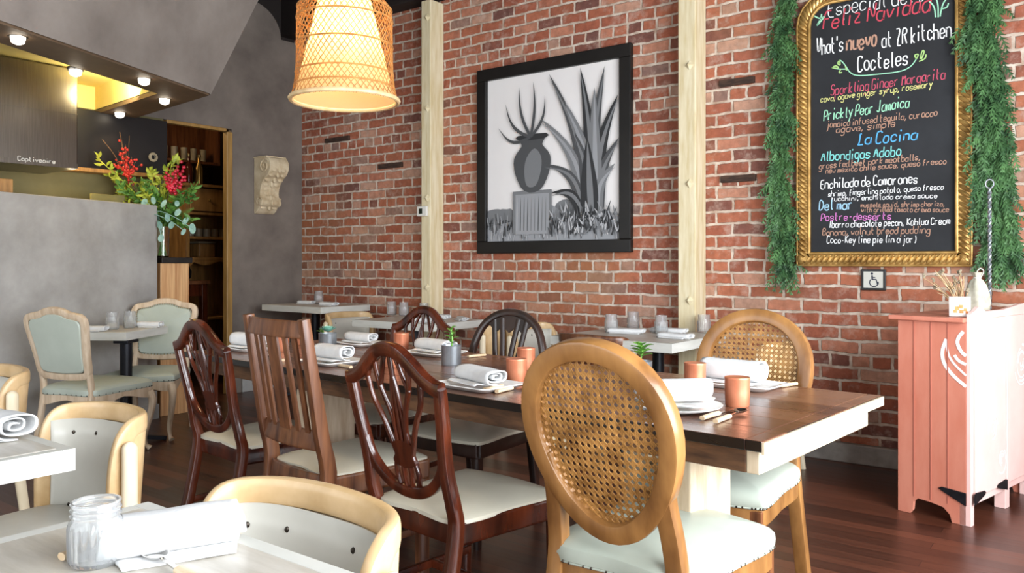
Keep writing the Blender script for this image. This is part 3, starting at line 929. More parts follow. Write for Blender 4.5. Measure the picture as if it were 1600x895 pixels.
def french_chair(label, studs=False):
    m = M['limed']
    t = thing('french_chair', label, 'chair', group='limed wood french chairs')
    by = lambda z: -.225 - .22 * max(0, z - .46)
    # cartouche outline
    half = [(0, .965), (.06, .960), (.12, .938), (.17, .930), (.212, .918), (.226, .88), (.218, .82), (.205, .74), (.195, .66), (.188, .585), (.16, .556), (.08, .548), (0, .545)]
    full = half + [(-x, z) for x, z in half[-2:0:-1]]
    ring = crv([(x, by(z), z) for x, z in full], 3, True)
    MB().sweep(ring, .044, .036, (0, 1, .22), closed=True, rnd=.4).build('back_frame', m, t)
    pan = crv2([(x * .9, .755 + (z - .755) * .9) for x, z in full], 3)
    rings = []
    for k, off in ((1.0, -.014), (.97, -.022), (.6, -.026), (.05, -.028)):
        rings.append([(x * k, by(.755 + (z - .755) * k) + off, .755 + (z - .755) * k) for x, z in pan])
    p = MB().rings(rings)
    rings = []
    for k, off in ((1.0, .012), (.95, .024), (.6, .034), (.05, .038)):
        rings.append([(x * k, by(.755 + (z - .755) * k) + off, .755 + (z - .755) * k) for x, z in pan])
    p.rings(rings)
    bp_ = p.build('back_panel', M['vinyl_blue'], t)
    nb = MB().tube([(x * .98, by(z) + .017, z) for x, z in pan], .003, 6, closed=True, mi=1)
    for k in range(0, len(pan), 1):
        x, z = pan[k]
        nb.sphere((x * .98, by(z) + .019, z), .0045, 6, 4)
    nb.build('back_nail_trim', [M['nail_gold'], M['vinyl_blue']], bp_)
    for s in (-1, 1):
        MB().sweep(crv([(s * .205, -.31, 0), (s * .2, -.265, .2), (s * .192, -.235, .42), (s * .19, by(.52), .52), (s * .186, by(.6), .6)], 5), .034, .034, (0, 1, .1), rnd=.5).build('back_post', m, t)
        pts = [(s * .225, .215, .40), (s * .238, .235, .33), (s * .225, .222, .22), (s * .205, .2, .1), (s * .21, .205, .04), (s * .226, .222, .012)]
        MB().tube(crv(pts, 5), .03, 10, taper=lambda u: 1.0 - .58 * min(1, u * 1.3) + .25 * max(0, u - .85) / .15).build('leg', m, t)
    o = seat_outline(.205, .245, -.235, .235, bow=.035)
    n = len(o)
    def ap(k, x, y):
        q = abs(math.sin(3 * math.atan2(y, x)))
        return .36 + .03 * q
    MB().rings([[(x * .985, y * .985, (.375 + .02 * math.cos(4 * math.atan2(y, x))) if z == 0 else z) for x, y in o] for z in (0, .40, .425)]).build('seat_rail', m, t)
    sc_ = MB().cushion(o, .42, .055, .03, bulge=.015).build('seat_cushion', M['vinyl_blue'], t)
    nb = MB().tube([(x * 1.001, y * 1.001, .432) for x, y in o], .003, 6, closed=True, mi=1)
    oo = crv([(x, y, 0) for x, y in o], 2, True)
    for k in range(0, len(oo), 2):
        nb.sphere((oo[k].x * 1.004, oo[k].y * 1.004, .432), .0045, 6, 4)
    nb.build('seat_nail_trim', [M['nail'], M['vinyl_blue']], sc_)
    return t


def hoop_chair(label):
    m = M['ebony']
    t = thing('hoop_back_chair', label, 'chair')
    by = lambda z: -.215 - .2 * max(0, z - .44)
    frame_seat(t, m, .19, .225, -.2, .21, .38, .445)
    MB().cushion(seat_outline(.195, .238, -.205, .225), .435, .022, .022).build('seat_cushion', M['vinyl'], t)
    hp = [(-.19, .44), (-.205, .6), (-.215, .72), (-.205, .80), (-.165, .885), (-.09, .94), (0, .957), (.09, .94), (.165, .885), (.205, .80), (.215, .72), (.205, .6), (.19, .44)]
    MB().sweep(crv([(x, by(z), z) for x, z in hp], 4), .036, .028, (0, 1, .2), rnd=.5).build('back_hoop', m, t)
    sp = MB()
    for x0, x1, xt in ((-.05, -.075, -.10), (-.018, -.028, -.05), (.018, .028, .05), (.05, .075, .10)):
        sp.sweep(crv([(x0, by(.44), .44), (x0, by(.62), .62), (x1, by(.78), .78), (xt, by(.92), .925)], 4), .026, .014, (0, 1, .2), rnd=.3)
    sp.prism([(-.062, .44), (.062, .44), (.062, .66), (.03, .7), (0, .68), (-.03, .7), (-.062, .66)], .012, lambda x, z, d: (x, by(z) - .006 + d, z))
    sp.prism([(-.13, .90), (-.08, .86), (-.04, .89), (0, .86), (.04, .89), (.08, .86), (.13, .90), (.06, .945), (-.06, .945)], .012, lambda x, z, d: (x, by(z) - .006 + d, z))
    sp.build('splat', m, t)
    for s in (-1, 1):
        MB().sweep([(s * .195, -.27, 0), (s * .19, -.21, .4)], .034, .034, (0, 1, 0)).build('leg', m, t)
        MB().sweep([(s * .21, .195, .39), (s * .21, .195, 0)], .038, .038, (0, 1, 0), taper=lambda u: 1 - .3 * u).build('leg', m, t)
    stretchers(t, m)
    return t


def barrel_chair(label, wood='birch', pad='vinyl_grey'):
    m = M[wood]
    t = thing('barrel_back_chair', label, 'chair', group='barrel back cafe chairs')
    A = 1.0
    lean = .10
    def pt(a, z, dr=0.0):
        th_ = a * PI / 2
        ca, sa = math.cos(th_), math.sin(th_)
        ex = 2 / 2.8
        z -= .052
        return V(((.232 + dr) * math.copysign(abs(sa) ** ex, sa), -.165 - (.105 + dr + lean * (z - .5)) * max(0, ca) ** ex, z))
    # bent wood rim: up one end, across the top, down the other end
    path = [pt(-A, .44), pt(-A, .52), pt(-A, .62), pt(-A * .99, .70), pt(-A * .95, .755), pt(-A * .86, .785)]
    path += [pt(A * k, .79 + .012 * (1 - abs(k))) for k in (-.72, -.56, -.42, -.3, -.2, -.1, 0, .1, .2, .3, .42, .56, .72)]
    path += [pt(A * .86, .785), pt(A * .95, .755), pt(A * .99, .70), pt(A, .62), pt(A, .52), pt(A, .44)]
    b = MB()
    path = crv(path, 4)
    rings = []
    sec = rrect(1, 1, .6, 3)
    for i, p in enumerate(path):
        tg = (path[min(i + 1, len(path) - 1)] - path[max(i - 1, 0)]).normalized()
        rad = V((p.x / .232 ** 2 * abs(p.x / .232) ** .8, min(0, p.y + .165) / .11 ** 2 * abs(min(0, p.y + .165) / .11) ** .8, 0))
        rad = rad.normalized() if rad.length > 1e-6 else V((0, -1, 0))
        sd = tg.cross(rad).normalized()
        rings.append([p + rad * (x * .03) + sd * (y * .055) for x, y in sec])
    b.rings(rings)
    b.build('back_rim', m, t)
    # upholstered inner panel and outer skin, one sheet with thickness
    pn = MB(); na, nz = 30, 6
    def sheet(dr, flip, mi):
        vs = []; fs = []
        for i in range(na + 1):
            for j in range(nz + 1):
                a = -A * .97 + 2 * A * .97 * i / na; z = .47 + .305 * j / nz
                vs.append(pt(a, z, dr - (.012 if dr < 0 else 0) * math.sin(PI * j / nz)))
        for i in range(na):
            for j in range(nz):
                q = i * (nz + 1) + j
                fs.append((q, q + 1, q + nz + 2, q + nz + 1))
        return vs, fs
    vs, fs = sheet(-.012, 0, 0)
    bpad = MB().add(vs, fs).build('back_pad', M[pad], t, solid=.012)
    vs, fs = sheet(.008, 0, 0)
    MB().add(vs, fs).build('back_shell', m, t, solid=.008)
    for a in (-.62, -.2, .22, .62):
        for z in (.735, .52):
            MB().sphere(pt(A * a, z, -.021), .0065, 8, 5).build('button', M['nail'], bpad)
    for s in (-1, 1):
        top = pt(s * A, .742, .0) + V((s * .036, -.02, 0))
        pp_ = crv([(top.x, -.26, 0), (top.x, (top.y - .24) / 2, .36), (top.x, top.y, .54)], 5) + [V((top.x, top.y, .56 + .13 * k / 6)) for k in range(7)] + [V((top.x, top.y, .69 + .02 * math.sin(k * PI / 12))) for k in range(1, 6)]
        nq = len(pp_) - 1
        MB().sweep(pp_, .034, .042, (0, 1, 0), rnd=.8, n=3, taper=lambda u: (.8 + .2 * min(1, u * 2)) if u * nq < nq - 5.5 else max(.25, math.cos((u * nq - nq + 5) * PI / 11))).build('arm_post', M['cream_wood'], t)
        MB().sweep([(s * .21, .2, .41), (s * .215, .215, 0)], .036, .036, (0, 1, 0), rnd=.4, taper=lambda u: 1 - .3 * u).build('leg', M['cream_wood'], t)
    o = seat_outline(.23, .245, -.2, .235, bow=.03)
    MB().rings([[(x * .95, y * .95, z) for x, y in o] for z in (.385, .39, .42)]).build('seat_frame', m, t)
    MB().cushion(o, .418, .05, .025, bulge=.012).build('seat_cushion', M[pad], t)
    return t


def put(o, x, y, rz):
    o.location = (x, y, 0); o.rotation_euler = (0, 0, rz)
    return o


ch = put(shield_chair('red-brown shield back chair, nearest of the two on the near side of the long table'), -1.70, 1.99, facing(.105, .9945))
ch.scale = (.94, 1, .985)
dup(ch, (-3.02, 2.17, 0), facing(.087, .996), 'red-brown shield back chair at the left end of the near side of the long table')
dup(ch, (-2.99, 2.84, 0), facing(-.02, -1), 'red-brown shield back chair across the long table, beside the dark hoop back chair')
put(slat_chair('tall brown oak chair with straight slats between the two shield back chairs'), -2.375, 2.085, facing(.139, .99))
cc_ = put(cane_chair('honey wood oval cane back chair in the foreground, seen from behind'), -.975, 1.95, facing(.06, .998))
dup(cc_, (-1.10, 2.66, 0), facing(0, -1), 'honey wood cane back chair across the table, in front of the brick wall')
put(hoop_chair('blackish brown hoop back chair with fan splat on the far side of the long table'), -2.35, 2.78, facing(0, -1))
fr = put(french_chair('limed french chair seen from behind, left of the small cafe table'), -5.09, 2.42, facing(-.33, .94))
fr.scale = (.95, .95, .95)
dup(fr, (-5.36, 2.91, 0), facing(.67, -.74), 'limed french chair with studded back, facing the camera by the doorway')
bc = put(barrel_chair('birch barrel back chair behind the near glass jar table, with pale pad and dark buttons'), -1.185, .71, facing(.0, -1))
dup(bc, (-2.37, .915, 0), facing(.06, -1), 'birch barrel back chair tucked in at the table at the left photo edge', scale=(.84, 1, 1))
dup(bc, (-3.64, 1.10, 0), facing(0, -1), 'birch barrel back chair sliced by the left photo edge, above the napkin')
put(barrel_chair('barrel back chair with wood darkened for shade, its back turned, behind the foreground cane chair', 'oak_dark'), -2.50, 4.32, facing(.04, 1))  # same chair standing in shade; the darker wood colour carries that shade
dup(bc, (-3.07, 4.54, 0), facing(1, 0), 'barrel back chair at the left end of the table by the right post')
dup(bc, (-3.68, 4.52, 0), facing(-1, -.05), 'barrel back chair behind the hoop back chair, at the thermostat post table')
dup(bc, (-5.05, 4.62, 0), facing(1, 0), 'barrel back chair between the far corner table and the thermostat post table')
dup(bc, (-1.72, 4.46, 0), facing(-1, 0), 'barrel back chair behind the far cane back chair by the brick wall')


# ------------------------------------------------------------------ on the brick wall
def timber_post(label, x0, x1, zs):
    t = thing('timber_post', label, 'post', ((x0 + x1) / 2, WALL_Y - .17, 0), 0, 'pale timber posts on the brick wall')
    w = x1 - x0
    MB().bb(-w / 2, w / 2, 0, .168, 0, 3.40).build('post', M['timber'], t, bevel=.006, smooth=0)
    for z in zs:
        s = .032
        MB().add([(-s + .02, 0, z), (.02, 0, z - s), (s + .02, 0, z), (.02, 0, z + s), (.02, -.03, z)], [(0, 1, 4), (1, 2, 4), (2, 3, 4), (3, 0, 4), (3, 2, 1, 0)]).build('pyramid_bolt', M['timber'], t, smooth=0)


timber_post('pale square timber post left of the framed picture, carrying the thermostat', -4.68, -4.575, (.99, 1.74, 2.49, 3.25))
timber_post('pale square timber post right of the framed picture', -2.335, -2.21, (.95, 1.72, 2.50))

t = thing('thermostat', 'small white thermostat with dark display on the left timber post', 'thermostat', (-4.65, WALL_Y - .17, 1.63))
tb = MB().bb(-.055, .055, -.028, 0, -.042, .042).build('body', M['white_plastic'], t, bevel=.006, smooth=0)
MB().bb(-.028, .008, -.031, -.028, -.022, .022).build('display', M['lcd'], tb, smooth=0)

for i, (x0, x1, py, lab) in enumerate(((510, 547, 218, 'dark wooden nailing block in the brick under the lamp'),
                                   (593, 630, 259, 'dark wooden nailing block in the brick left of the thermostat post'),
                                   (1125, 1180, 128, 'upper dark wooden nailing block beside the right timber post'),
                                   (1127, 1182, 279, 'lower dark wooden nailing block beside the right timber post'))):
    a, b = W(x0, py), W(x1, py)
    o = MB().bb(-(b.x - a.x) / 2, (b.x - a.x) / 2, -.022, .01, -.022, .022).build('nailing_block', M['dark_block'], None, bevel=.004, smooth=0, loc=((a.x + b.x) / 2, WALL_Y, (a.z + b.z) / 2 if i < 2 else W((x0 + x1) / 2, py).z))
    tag(o, lab, 'wood block', 'dark nailing blocks in the brick wall')

# framed black and white print (a plain plant study)
ax0, ax1, az0, az1 = -4.18, -2.76, 1.273, 2.765
t = thing('framed_picture', 'large black framed black-and-white plant picture between the timber posts', 'picture', ((ax0 + ax1) / 2, WALL_Y, az0))
hw_, hh = (ax1 - ax0) / 2, az1 - az0
FWD = .095
f = MB()
f.bb(-hw_, hw_, -.045, 0, 0, FWD).bb(-hw_, hw_, -.045, 0, hh - FWD, hh)
f.bb(-hw_, -hw_ + FWD, -.045, 0, FWD, hh - FWD).bb(hw_ - FWD, hw_, -.045, 0, FWD, hh - FWD)
f.build('frame', M['black_frame'], t, bevel=.006, smooth=0)
iw, ih = hw_ - FWD, hh - 2 * FWD
pw = lambda u, v, d=0: (-iw + 2 * iw * u, -.014 - d, FWD + ih * v)
pr = MB()
pr.add([pw(0, 0), pw(1, 0), pw(1, 1), pw(0, 1)], [(0, 1, 2, 3)], 0)
cnt = [0]


def patch(pts, mi, smooth_=3):
    cnt[0] += 1
    poly = crv2(pts, smooth_) if smooth_ else pts
    poly = [(min(1, max(0, u)), min(1, max(0, v))) for u, v in poly]
    pr.add([pw(u, v, .00008 * cnt[0]) for u, v in poly], [list(range(len(poly)))], mi)


def blade(u0, v0, u1, v1, w, mi, bend=0.0):
    n = 9; L, R_ = [], []
    dx, dy = u1 - u0, v1 - v0
    ln = math.hypot(dx, dy); nx, ny = -dy / ln, dx / ln
    for k in range(n + 1):
        q = k / n
        cx = u0 + dx * q + nx * bend * math.sin(q * PI); cy = v0 + dy * q + ny * bend * math.sin(q * PI)
        ww = w * (1 - q) ** .75 * (0.75 + .5 * math.sin(min(1, q * 2) * PI / 2))
        L.append((cx + nx * ww, cy + ny * ww)); R_.append((cx - nx * ww, cy - ny * ww))
    patch(L + R_[::-1], mi, 0)


rp = random.Random(5)
for k in range(26):      # far bushes and pale scrub along the ground
    u = rp.random(); v = .04 + .16 * rp.random(); s = .05 + .07 * rp.random()
    patch([(u + s * math.cos(q * PI / 4) * (.8 + .4 * rp.random()), v + s * .6 * math.sin(q * PI / 4) * (.7 + .6 * rp.random())) for q in range(8)], rp.choice([1, 2, 3, 3, 4]))
patch([(0, 0), (1, 0), (1, .10), (.8, .13), (.5, .09), (.2, .12), (0, .09)], 4, 0)
for k in range(200):
    u = rp.random(); v = .13 * rp.random()
    blade(u, v, u + .03 * (rp.random() - .5), v + .03 + .05 * rp.random(), .004, rp.choice([1, 2, 3, 5, 5]))
# a tall draped stone urn on a plinth, left of centre
patch([(.22, .04), (.52, .04), (.52, .30), (.22, .30)], 3, 0)
patch([(.24, .04), (.50, .04), (.50, .28), (.24, .28)], 4, 0)
for k in range(9):
    u = .25 + .028 * k
    blade(u, .06, u + .004, .27, .004, rp.choice([2, 3, 5]))
patch([(.31, .30), (.43, .30), (.50, .40), (.51, .50), (.45, .57), (.46, .61), (.28, .61), (.29, .57), (.23, .50), (.24, .40)], 2, 3)
patch([(.33, .33), (.40, .33), (.44, .42), (.44, .5), (.39, .55), (.33, .5), (.31, .42)], 3, 3)
patch([(.27, .605), (.47, .605), (.48, .635), (.26, .635)], 1, 2)
for (u1, v1, bd_) in ((.16, .84, .05), (.27, .93, .03), (.38, .95, -.02), (.47, .86, -.04), (.10, .70, .06)):
    blade(.36, .62, u1, v1, .012, 2, bd_)
# broad pointed leaves of a large plant on the right
for (u0, v0, u1, v1, w_, mi, bd) in ((.78, .16, .50, .98, .04, 2, -.06), (.80, .16, .73, .985, .055, 1, -.03), (.82, .16, .90, .97, .05, 2, .03),
                                   (.76, .16, .44, .72, .045, 3, -.08), (.84, .16, .99, .80, .06, 1, .05), (.74, .16, .47, .45, .04, 2, -.08),
                                   (.86, .15, .995, .56, .05, 2, .05), (.80, .15, .62, .80, .06, 3, -.05), (.83, .15, .83, .86, .06, 3, .0),
                                   (.79, .14, .69, .62, .06, 2, -.03), (.85, .14, .97, .42, .05, 3, .05), (.80, .14, .78, .58, .07, 1, .0), (.74, .14, .52, .28, .04, 1, -.06)):
    blade(u0, v0, u1, v1, w_, mi, bd)
    blade(u0 + .008, v0 + .02, u1, v1 - .02, w_ * .35, 3 if mi != 3 else 4, bd)
for k in range(120):
    u = .5 + .5 * rp.random(); v = .02 + .14 * rp.random()
    blade(u, v, u + .08 * (rp.random() - .5), v + .03 + .05 * rp.random(), .006, rp.choice([1, 2, 4, 5, 3]))
pr.build('print', [M['paper'], M['print_g1'], M['print_g2'], M['print_g3'], M['print_g4'], M['print_g5']], t, smooth=0)

# ------------------------------------------------------------------ chalkboard
bx0, bx1, bz0, bz1 = -1.60, -.635, 1.175, 2.86
t = thing('menu_chalkboard', 'black menu chalkboard with handwritten lines in a gilt rope frame', 'chalkboard', ((bx0 + bx1) / 2, WALL_Y, bz0))
BC = V(((bx0 + bx1) / 2, WALL_Y, bz0))
hw_, hh = (bx1 - bx0) / 2, bz1 - bz0
TH = .055
rnd = []


def rrpath(x0, x1, z0, z1, r, y, n=5):
    out = []
    for cx, cz, a0 in ((x1 - r, z1 - r, 0), (x0 + r, z1 - r, PI / 2), (x0 + r, z0 + .005, PI), (x1 - r, z0 + .005, 1.5 * PI)):
        rr = r if cz > (z0 + z1) / 2 else .005
        ccx = cx if cz > (z0 + z1) / 2 else (x0 + rr if cx < (x0 + x1) / 2 else x1 - rr)
        for k in range(n + 1):
            a = a0 + PI / 2 * k / n
            out.append((ccx + math.cos(a) * rr, y, cz + math.sin(a) * rr))
    return out


fw = .09
MB().sweep(rrpath(-hw_ + fw * .5, hw_ - fw * .5, fw * .5, hh - fw * .5, .16, -.02), fw * .92, .036, (0, 1, 0), closed=True, rnd=.15).build('frame', M['gilt'], t)
g = MB()
g.sweep(rrpath(-hw_ + .008, hw_ - .008, .008, hh - .008, .19, -.04), .014, .014, (0, 1, 0), closed=True, rnd=.9)
g.sweep(rrpath(-hw_ + fw - .01, hw_ - fw + .01, fw - .01, hh - fw + .01, .13, -.038), .022, .022, (0, 1, 0), closed=True, rnd=.9)
g.build('frame_bead', M['gilt'], t)
# rope twist: slanted lozenges along the middle of the frame
rp_ = rrpath(-hw_ + .043, hw_ - .043, .043, hh - .043, .165, -.046, 10)
dense = []
for i in range(len(rp_)):
    a = V(rp_[i]); b = V(rp_[(i + 1) % len(rp_)])
    n = max(1, int((b - a).length / .032))
    for k in range(n):
        dense.append(a.lerp(b, k / n))
rope = MB()
for i in range(len(dense)):
    p = dense[i]; tg = (dense[(i + 1) % len(dense)] - dense[i - 1]).normalized()
    sd = tg.cross(V((0, 1, 0))).normalized()
    dr = (tg * .62 + sd * .78).normalized()
    rope.tube([p - dr * .034, p - dr * .02, p, p + dr * .02, p + dr * .034], [.004, .011, .013, .011, .004], 7)
rope.build('rope_moulding', M['gilt'], t)
MB().bb(-hw_ + fw - .01, hw_ - fw + .01, -.022, -.008, fw - .01, hh - fw + .01).build('slate_panel', M['slate'], t, smooth=0)

GL = {
 'a': "37 17 06 04 13 33 44|47 43", 'b': "0a 03|06 17 37 46 44 33 13 04", 'c': "46 37 17 06 04 13 33 44",
 'd': "4a 43|46 37 17 06 04 13 33 44", 'e': "05 45 46 37 17 06 04 13 33 44", 'f': "3a 2a 19 13|07 37",
 'g': "47 41 30 10 01|46 37 17 06 04 13 33 44", 'h': "0a 03|06 17 37 46 43", 'i': "17 13|19 1a", 'j': "27 21 10 00|29 2a",
 'k': "0a 03|37 05 33", 'l': "1a 14 23", 'm': "07 03|06 17 26 23|26 37 46 43", 'n': "07 03|06 17 37 46 43",
 'o': "17 06 04 13 33 44 46 37 17", 'p': "07 00|06 17 37 46 44 33 13 04", 'q': "47 40|46 37 17 06 04 13 33 44",
 'r': "07 03|05 17 37", 's': "46 37 17 06 15 35 44 33 13 04", 't': "1a 14 23 33|07 37", 'u': "07 04 13 33 44|47 43",
 'v': "07 23 47", 'w': "07 13 25 33 47", 'x': "07 43|47 03", 'y': "07 24|47 10", 'z': "07 47 03 43",
 'A': "03 2a 43|16 36", 'B': "03 0a 3a 49 48 37 07|37 46 44 33 03", 'C': "49 3a 1a 09 04 13 33 44", 'D': "03 0a 2a 48 45 23 03",
 'E': "4a 0a 03 43|07 37", 'F': "4a 0a 03|07 37", 'I': "1a 13", 'J': "3a 34 23 13 04", 'K': "0a 03|4a 07 43", 'L': "1a 14 03 13 43|1a 2a",
 'M': "03 0a 26 4a 43", 'N': "03 0a 43 4a", 'P': "03 0a 3a 49 47 36 06", 'R': "03 0a 3a 49 48 37 07|27 43",
 'G': "49 3a 1a 09 04 13 33 44 46 26", 'S': "49 3a 1a 09 08 17 37 46 44 33 13 04", 'W': "0a 13 28 33 4a", 'Z': "0a 4a 03 43",
 "'": "1a 18", ',': "14 02", '-': "16 36", '(': "2a 18 15 23", ')': "1a 28 25 13", '&': "43 19 2a 29 05 04 13 23 45", '.': "13 14"}
WID = {'i': 2.2, 'j': 3, 'l': 2.4, "'": 2, ',': 2, '.': 2, '(': 3, ')': 3, 'I': 2.4, 't': 4, 'f': 4, 'r': 4}
rc = random.Random(3)


def ribbon(b, pts, w, plane, off):
    n = len(pts); vs = []; fs = []
    for i in range(n):
        a = pts[max(0, i - 1)]; c = pts[min(n - 1, i + 1)]
        dx, dz = c[0] - a[0], c[1] - a[1]
        l = math.hypot(dx, dz) or 1
        nx, nz = -dz / l * w / 2, dx / l * w / 2
        vs += [plane(pts[i][0] + nx, pts[i][1] + nz, off), plane(pts[i][0] - nx, pts[i][1] - nz, off)]
    for i in range(n - 1):
        fs.append((2 * i, 2 * i + 1, 2 * i + 3, 2 * i + 2))
    b.add(vs, fs)


def chaikin(p):
    if len(p) < 3: return p
    o = [p[0]]
    for a, b in zip(p, p[1:]):
        o += [(a[0] * .75 + b[0] * .25, a[1] * .75 + b[1] * .25), (a[0] * .25 + b[0] * .75, a[1] * .25 + b[1] * .75)]
    return o + [p[-1]]


LPLANE = lambda x, z, d: (x, -.0225 - d, z)
lay = [0]


def chalk_line(text, px0, py0, px1, py1, cap_px, color, wt=.054, slant=.12, jit=.18):
    """text whose baseline runs between the two places on the board, letters cap_px tall at its middle"""
    a, c = W(px0, py0, WALL_Y - .022) - BC, W(px1, py1, WALL_Y - .022) - BC
    mid = (px0 + px1) / 2
    cap = cap_px / FPX * (WALL_Y / ray(mid).y)
    u = cap / 7
    adv = [2.6 if ch_ == ' ' else WID.get(ch_, 4) + 1.5 for ch_ in text]
    tot = sum(adv) - 1.5
    sx = (c.x - a.x) / tot
    b = MB(); x = 0
    lay[0] += 1
    for ch_, ad in zip(text, adv):
        if ch_ != ' ':
            jz = rc.uniform(-.35, .35); sc_ = rc.uniform(.93, 1.07)
            for st in GL[ch_].split('|'):
                pts = []
                for g_ in st.split():
                    gx = int(g_[0]) + rc.uniform(-jit, jit); gz = (int(g_[1], 16) - 3) * sc_ + jz + rc.uniform(-jit, jit)
                    X = a.x + (x + gx + gz * slant) * sx
                    pts.append((X, a.z + (c.z - a.z) * ((x + gx) / tot) + gz * u))
                ribbon(b, chaikin(chaikin(pts)), wt * cap, LPLANE, .0002 + .00002 * lay[0])
        x += ad
    return b.build('chalk_lettering', M['chalk_' + color], t, smooth=0)


chalk_line('Especial del Dia', 1294, 27, 1470, -4, 25, 'white', slant=.05)
chalk_line('Feliz Navidad', 1286, 46, 1452, 18, 27, 'red', .08, .2)
chalk_line("What's", 1277, 87, 1317, 80, 25, 'white', .075, 0)
chalk_line('nuevo', 1323, 80, 1369, 72, 27, 'tan', .10, .1)
chalk_line('at ZR kitchen', 1378, 74, 1486, 57, 25, 'white', .075, 0, .1)
chalk_line('Cocteles', 1340, 112, 1418, 101, 24, 'white', .085, .05)
chalk_line('Sparkling Ginger Margarita', 1298, 149, 1476, 123, 16, 'pink', .08, .15)
chalk_line('cava, agave ginger syrup, rosemary', 1282, 160, 1456, 136, 10, 'yellow', .11, .2)
chalk_line('Prickly Pear Jamaica', 1287, 189, 1420, 167, 17, 'mint', .09, .15)
chalk_line('jamaica infused tequila, curacao', 1292, 200, 1464, 181, 11, 'tan', .10, .15)
chalk_line('agave, simple', 1306, 208, 1398, 198, 11, 'tan', .10, .15)
chalk_line('La Cocina', 1340, 227, 1432, 218, 18, 'blue', .11, .2)
chalk_line('Albondigas Adobo', 1283, 252, 1407, 243, 15, 'aqua', .11, .1)
chalk_line('grass fed beef pork meatballs,', 1280, 264, 1438, 250, 10, 'tan', .11, .15)
chalk_line('new mexico chile sauce, queso fresco', 1290, 271, 1478, 256, 9, 'tan', .12, .15)
chalk_line('Enchilada de Camarones', 1282, 295, 1433, 286, 15, 'white', .10, .08)
chalk_line('shrimp, fingerling potato, queso fresco', 1294, 307, 1474, 296, 9, 'white', .11, .1)
chalk_line('zucchini, enchilada crema sauce', 1298, 314, 1464, 309, 8, 'white', .12, .1)
chalk_line('Del mar', 1280, 328, 1332, 326, 16, 'pale', .10, .08)
chalk_line('mussels squid, shrimp chorizo,', 1345, 324, 1476, 322, 8, 'tan', .12, .1)
chalk_line('with grilled tomato crema sauce', 1346, 331, 1482, 331, 8, 'tan', .12, .1)
chalk_line('Postre-desserts', 1283, 345, 1392, 343, 12, 'magenta', .11, .08)
chalk_line('Ibarra chocolate pecan, Kahlua Cream', 1296, 356, 1484, 350, 11, 'white', .10, .1)
chalk_line('Banana, walnut bread pudding', 1285, 368, 1453, 364, 11, 'tan', .10, .1)
chalk_line('Coco-Key lime pie (in a jar)', 1292, 380, 1432, 379, 11, 'white', .10, .1)


def chalk_doodle(paths, color, w):
    b = MB(); lay[0] += 1
    for pa in paths:
        pts = []
        for px, py in pa:
            q = W(px, py, WALL_Y - .022) - BC
            pts.append((q.x, q.z))
        ribbon(b, chaikin(chaikin(pts)), w, LPLANE, .0002 + .00002 * lay[0])
    b.build('chalk_drawing', M['chalk_' + color], t, smooth=0)


chalk_doodle([[(1322, 104), (1328, 114), (1340, 119), (1372, 116), (1408, 112), (1424, 104), (1432, 92)], [(1322, 104), (1316, 96), (1312, 94)], [(1322, 108), (1310, 108), (1300, 106)]], 'mint', .006)
chalk_doodle([[(1312, 94), (1308, 99), (1313, 103), (1312, 94)], [(1300, 106), (1306, 102), (1312, 107), (1300, 106)], [(1314, 108), (1310, 114), (1316, 113)], [(1432, 92), (1428, 86), (1436, 84), (1432, 92)], [(1438, 92), (1441, 78), (1445, 80), (1440, 92)], [(1436, 96), (1446, 92), (1447, 85)], [(1321, 103), (1323, 110)]], 'leafy', .007)
chalk_doodle([[(1272, 25), (1282, 30), (1290, 24), (1282, 34), (1275, 42), (1281, 32)], [(1284, 22), (1282, 31)]], 'mint', .008)
chalk_doodle([[(1462, 27), (1460, 10), (1452, 2)], [(1466, 27), (1466, 8), (1462, -6)], [(1469, 26), (1472, 8), (1480, -4)], [(1471, 14), (1480, 12), (1482, 5)]], 'mint', .007)

# evergreen garlands either side of the board


def garland(label, pts, n, spread, seed):
    r = random.Random(seed)
    t = thing('evergreen_garland', label, 'garland', (pts[0][0], WALL_Y, 1.0), 0, 'evergreen garlands beside the chalkboard')
    org = V((pts[0][0], WALL_Y, 1.0))
    P_ = crv([V((x, WALL_Y - .055, z)) - org for x, z in pts], 8)
    MB().tube(P_, .012, 6).build('twig_core', M['twig'], t)
    b = MB()
    for i in range(n):
        q = r.random() * (len(P_) - 1); k = int(q)
        p = P_[k].lerp(P_[min(k + 1, len(P_) - 1)], q - k) + V((r.uniform(-1, 1) * spread * .35, r.uniform(-.03, .03), 0))
        L = r.uniform(.08, .17)
        d0 = V((r.uniform(-1, 1) * 1.0, r.uniform(-.75, .1), r.uniform(-.9, .35))).normalized()
        prev = p; seg = 6
        d = d0
        for s_ in range(seg):
            d = (d + V((0, 0, -.34))).normalized()
            nx = prev + d * (L / seg)
            if nx.y > .050: nx.y = .050
            sd = d.cross(V((0, 1, 0)))
            sd = sd.normalized() if sd.length > .01 else V((1, 0, 0))
            wd = .005
            b.add([prev - sd * wd * .5, prev + sd * wd * .5, nx + sd * wd * .5, nx - sd * wd * .5], [(0, 1, 2, 3)])
            for sg in (-1, 1):
                lf = L * .26 * (1 - s_ / (seg + 2))
                e = prev + d * lf * .8 + sd * sg * lf * .75 + V((0, r.uniform(-.012, .006), -.008))
                if e.y > .052: e.y = .052
                b.add([prev, prev + d * .016, e + d * .006, e], [(0, 1, 2, 3)])
            prev = nx
    b.build('evergreen_sprays', M['fir'], t, smooth=0)
    return t


def wx(px, py):
    p = W(px, py); return (p.x, p.z)


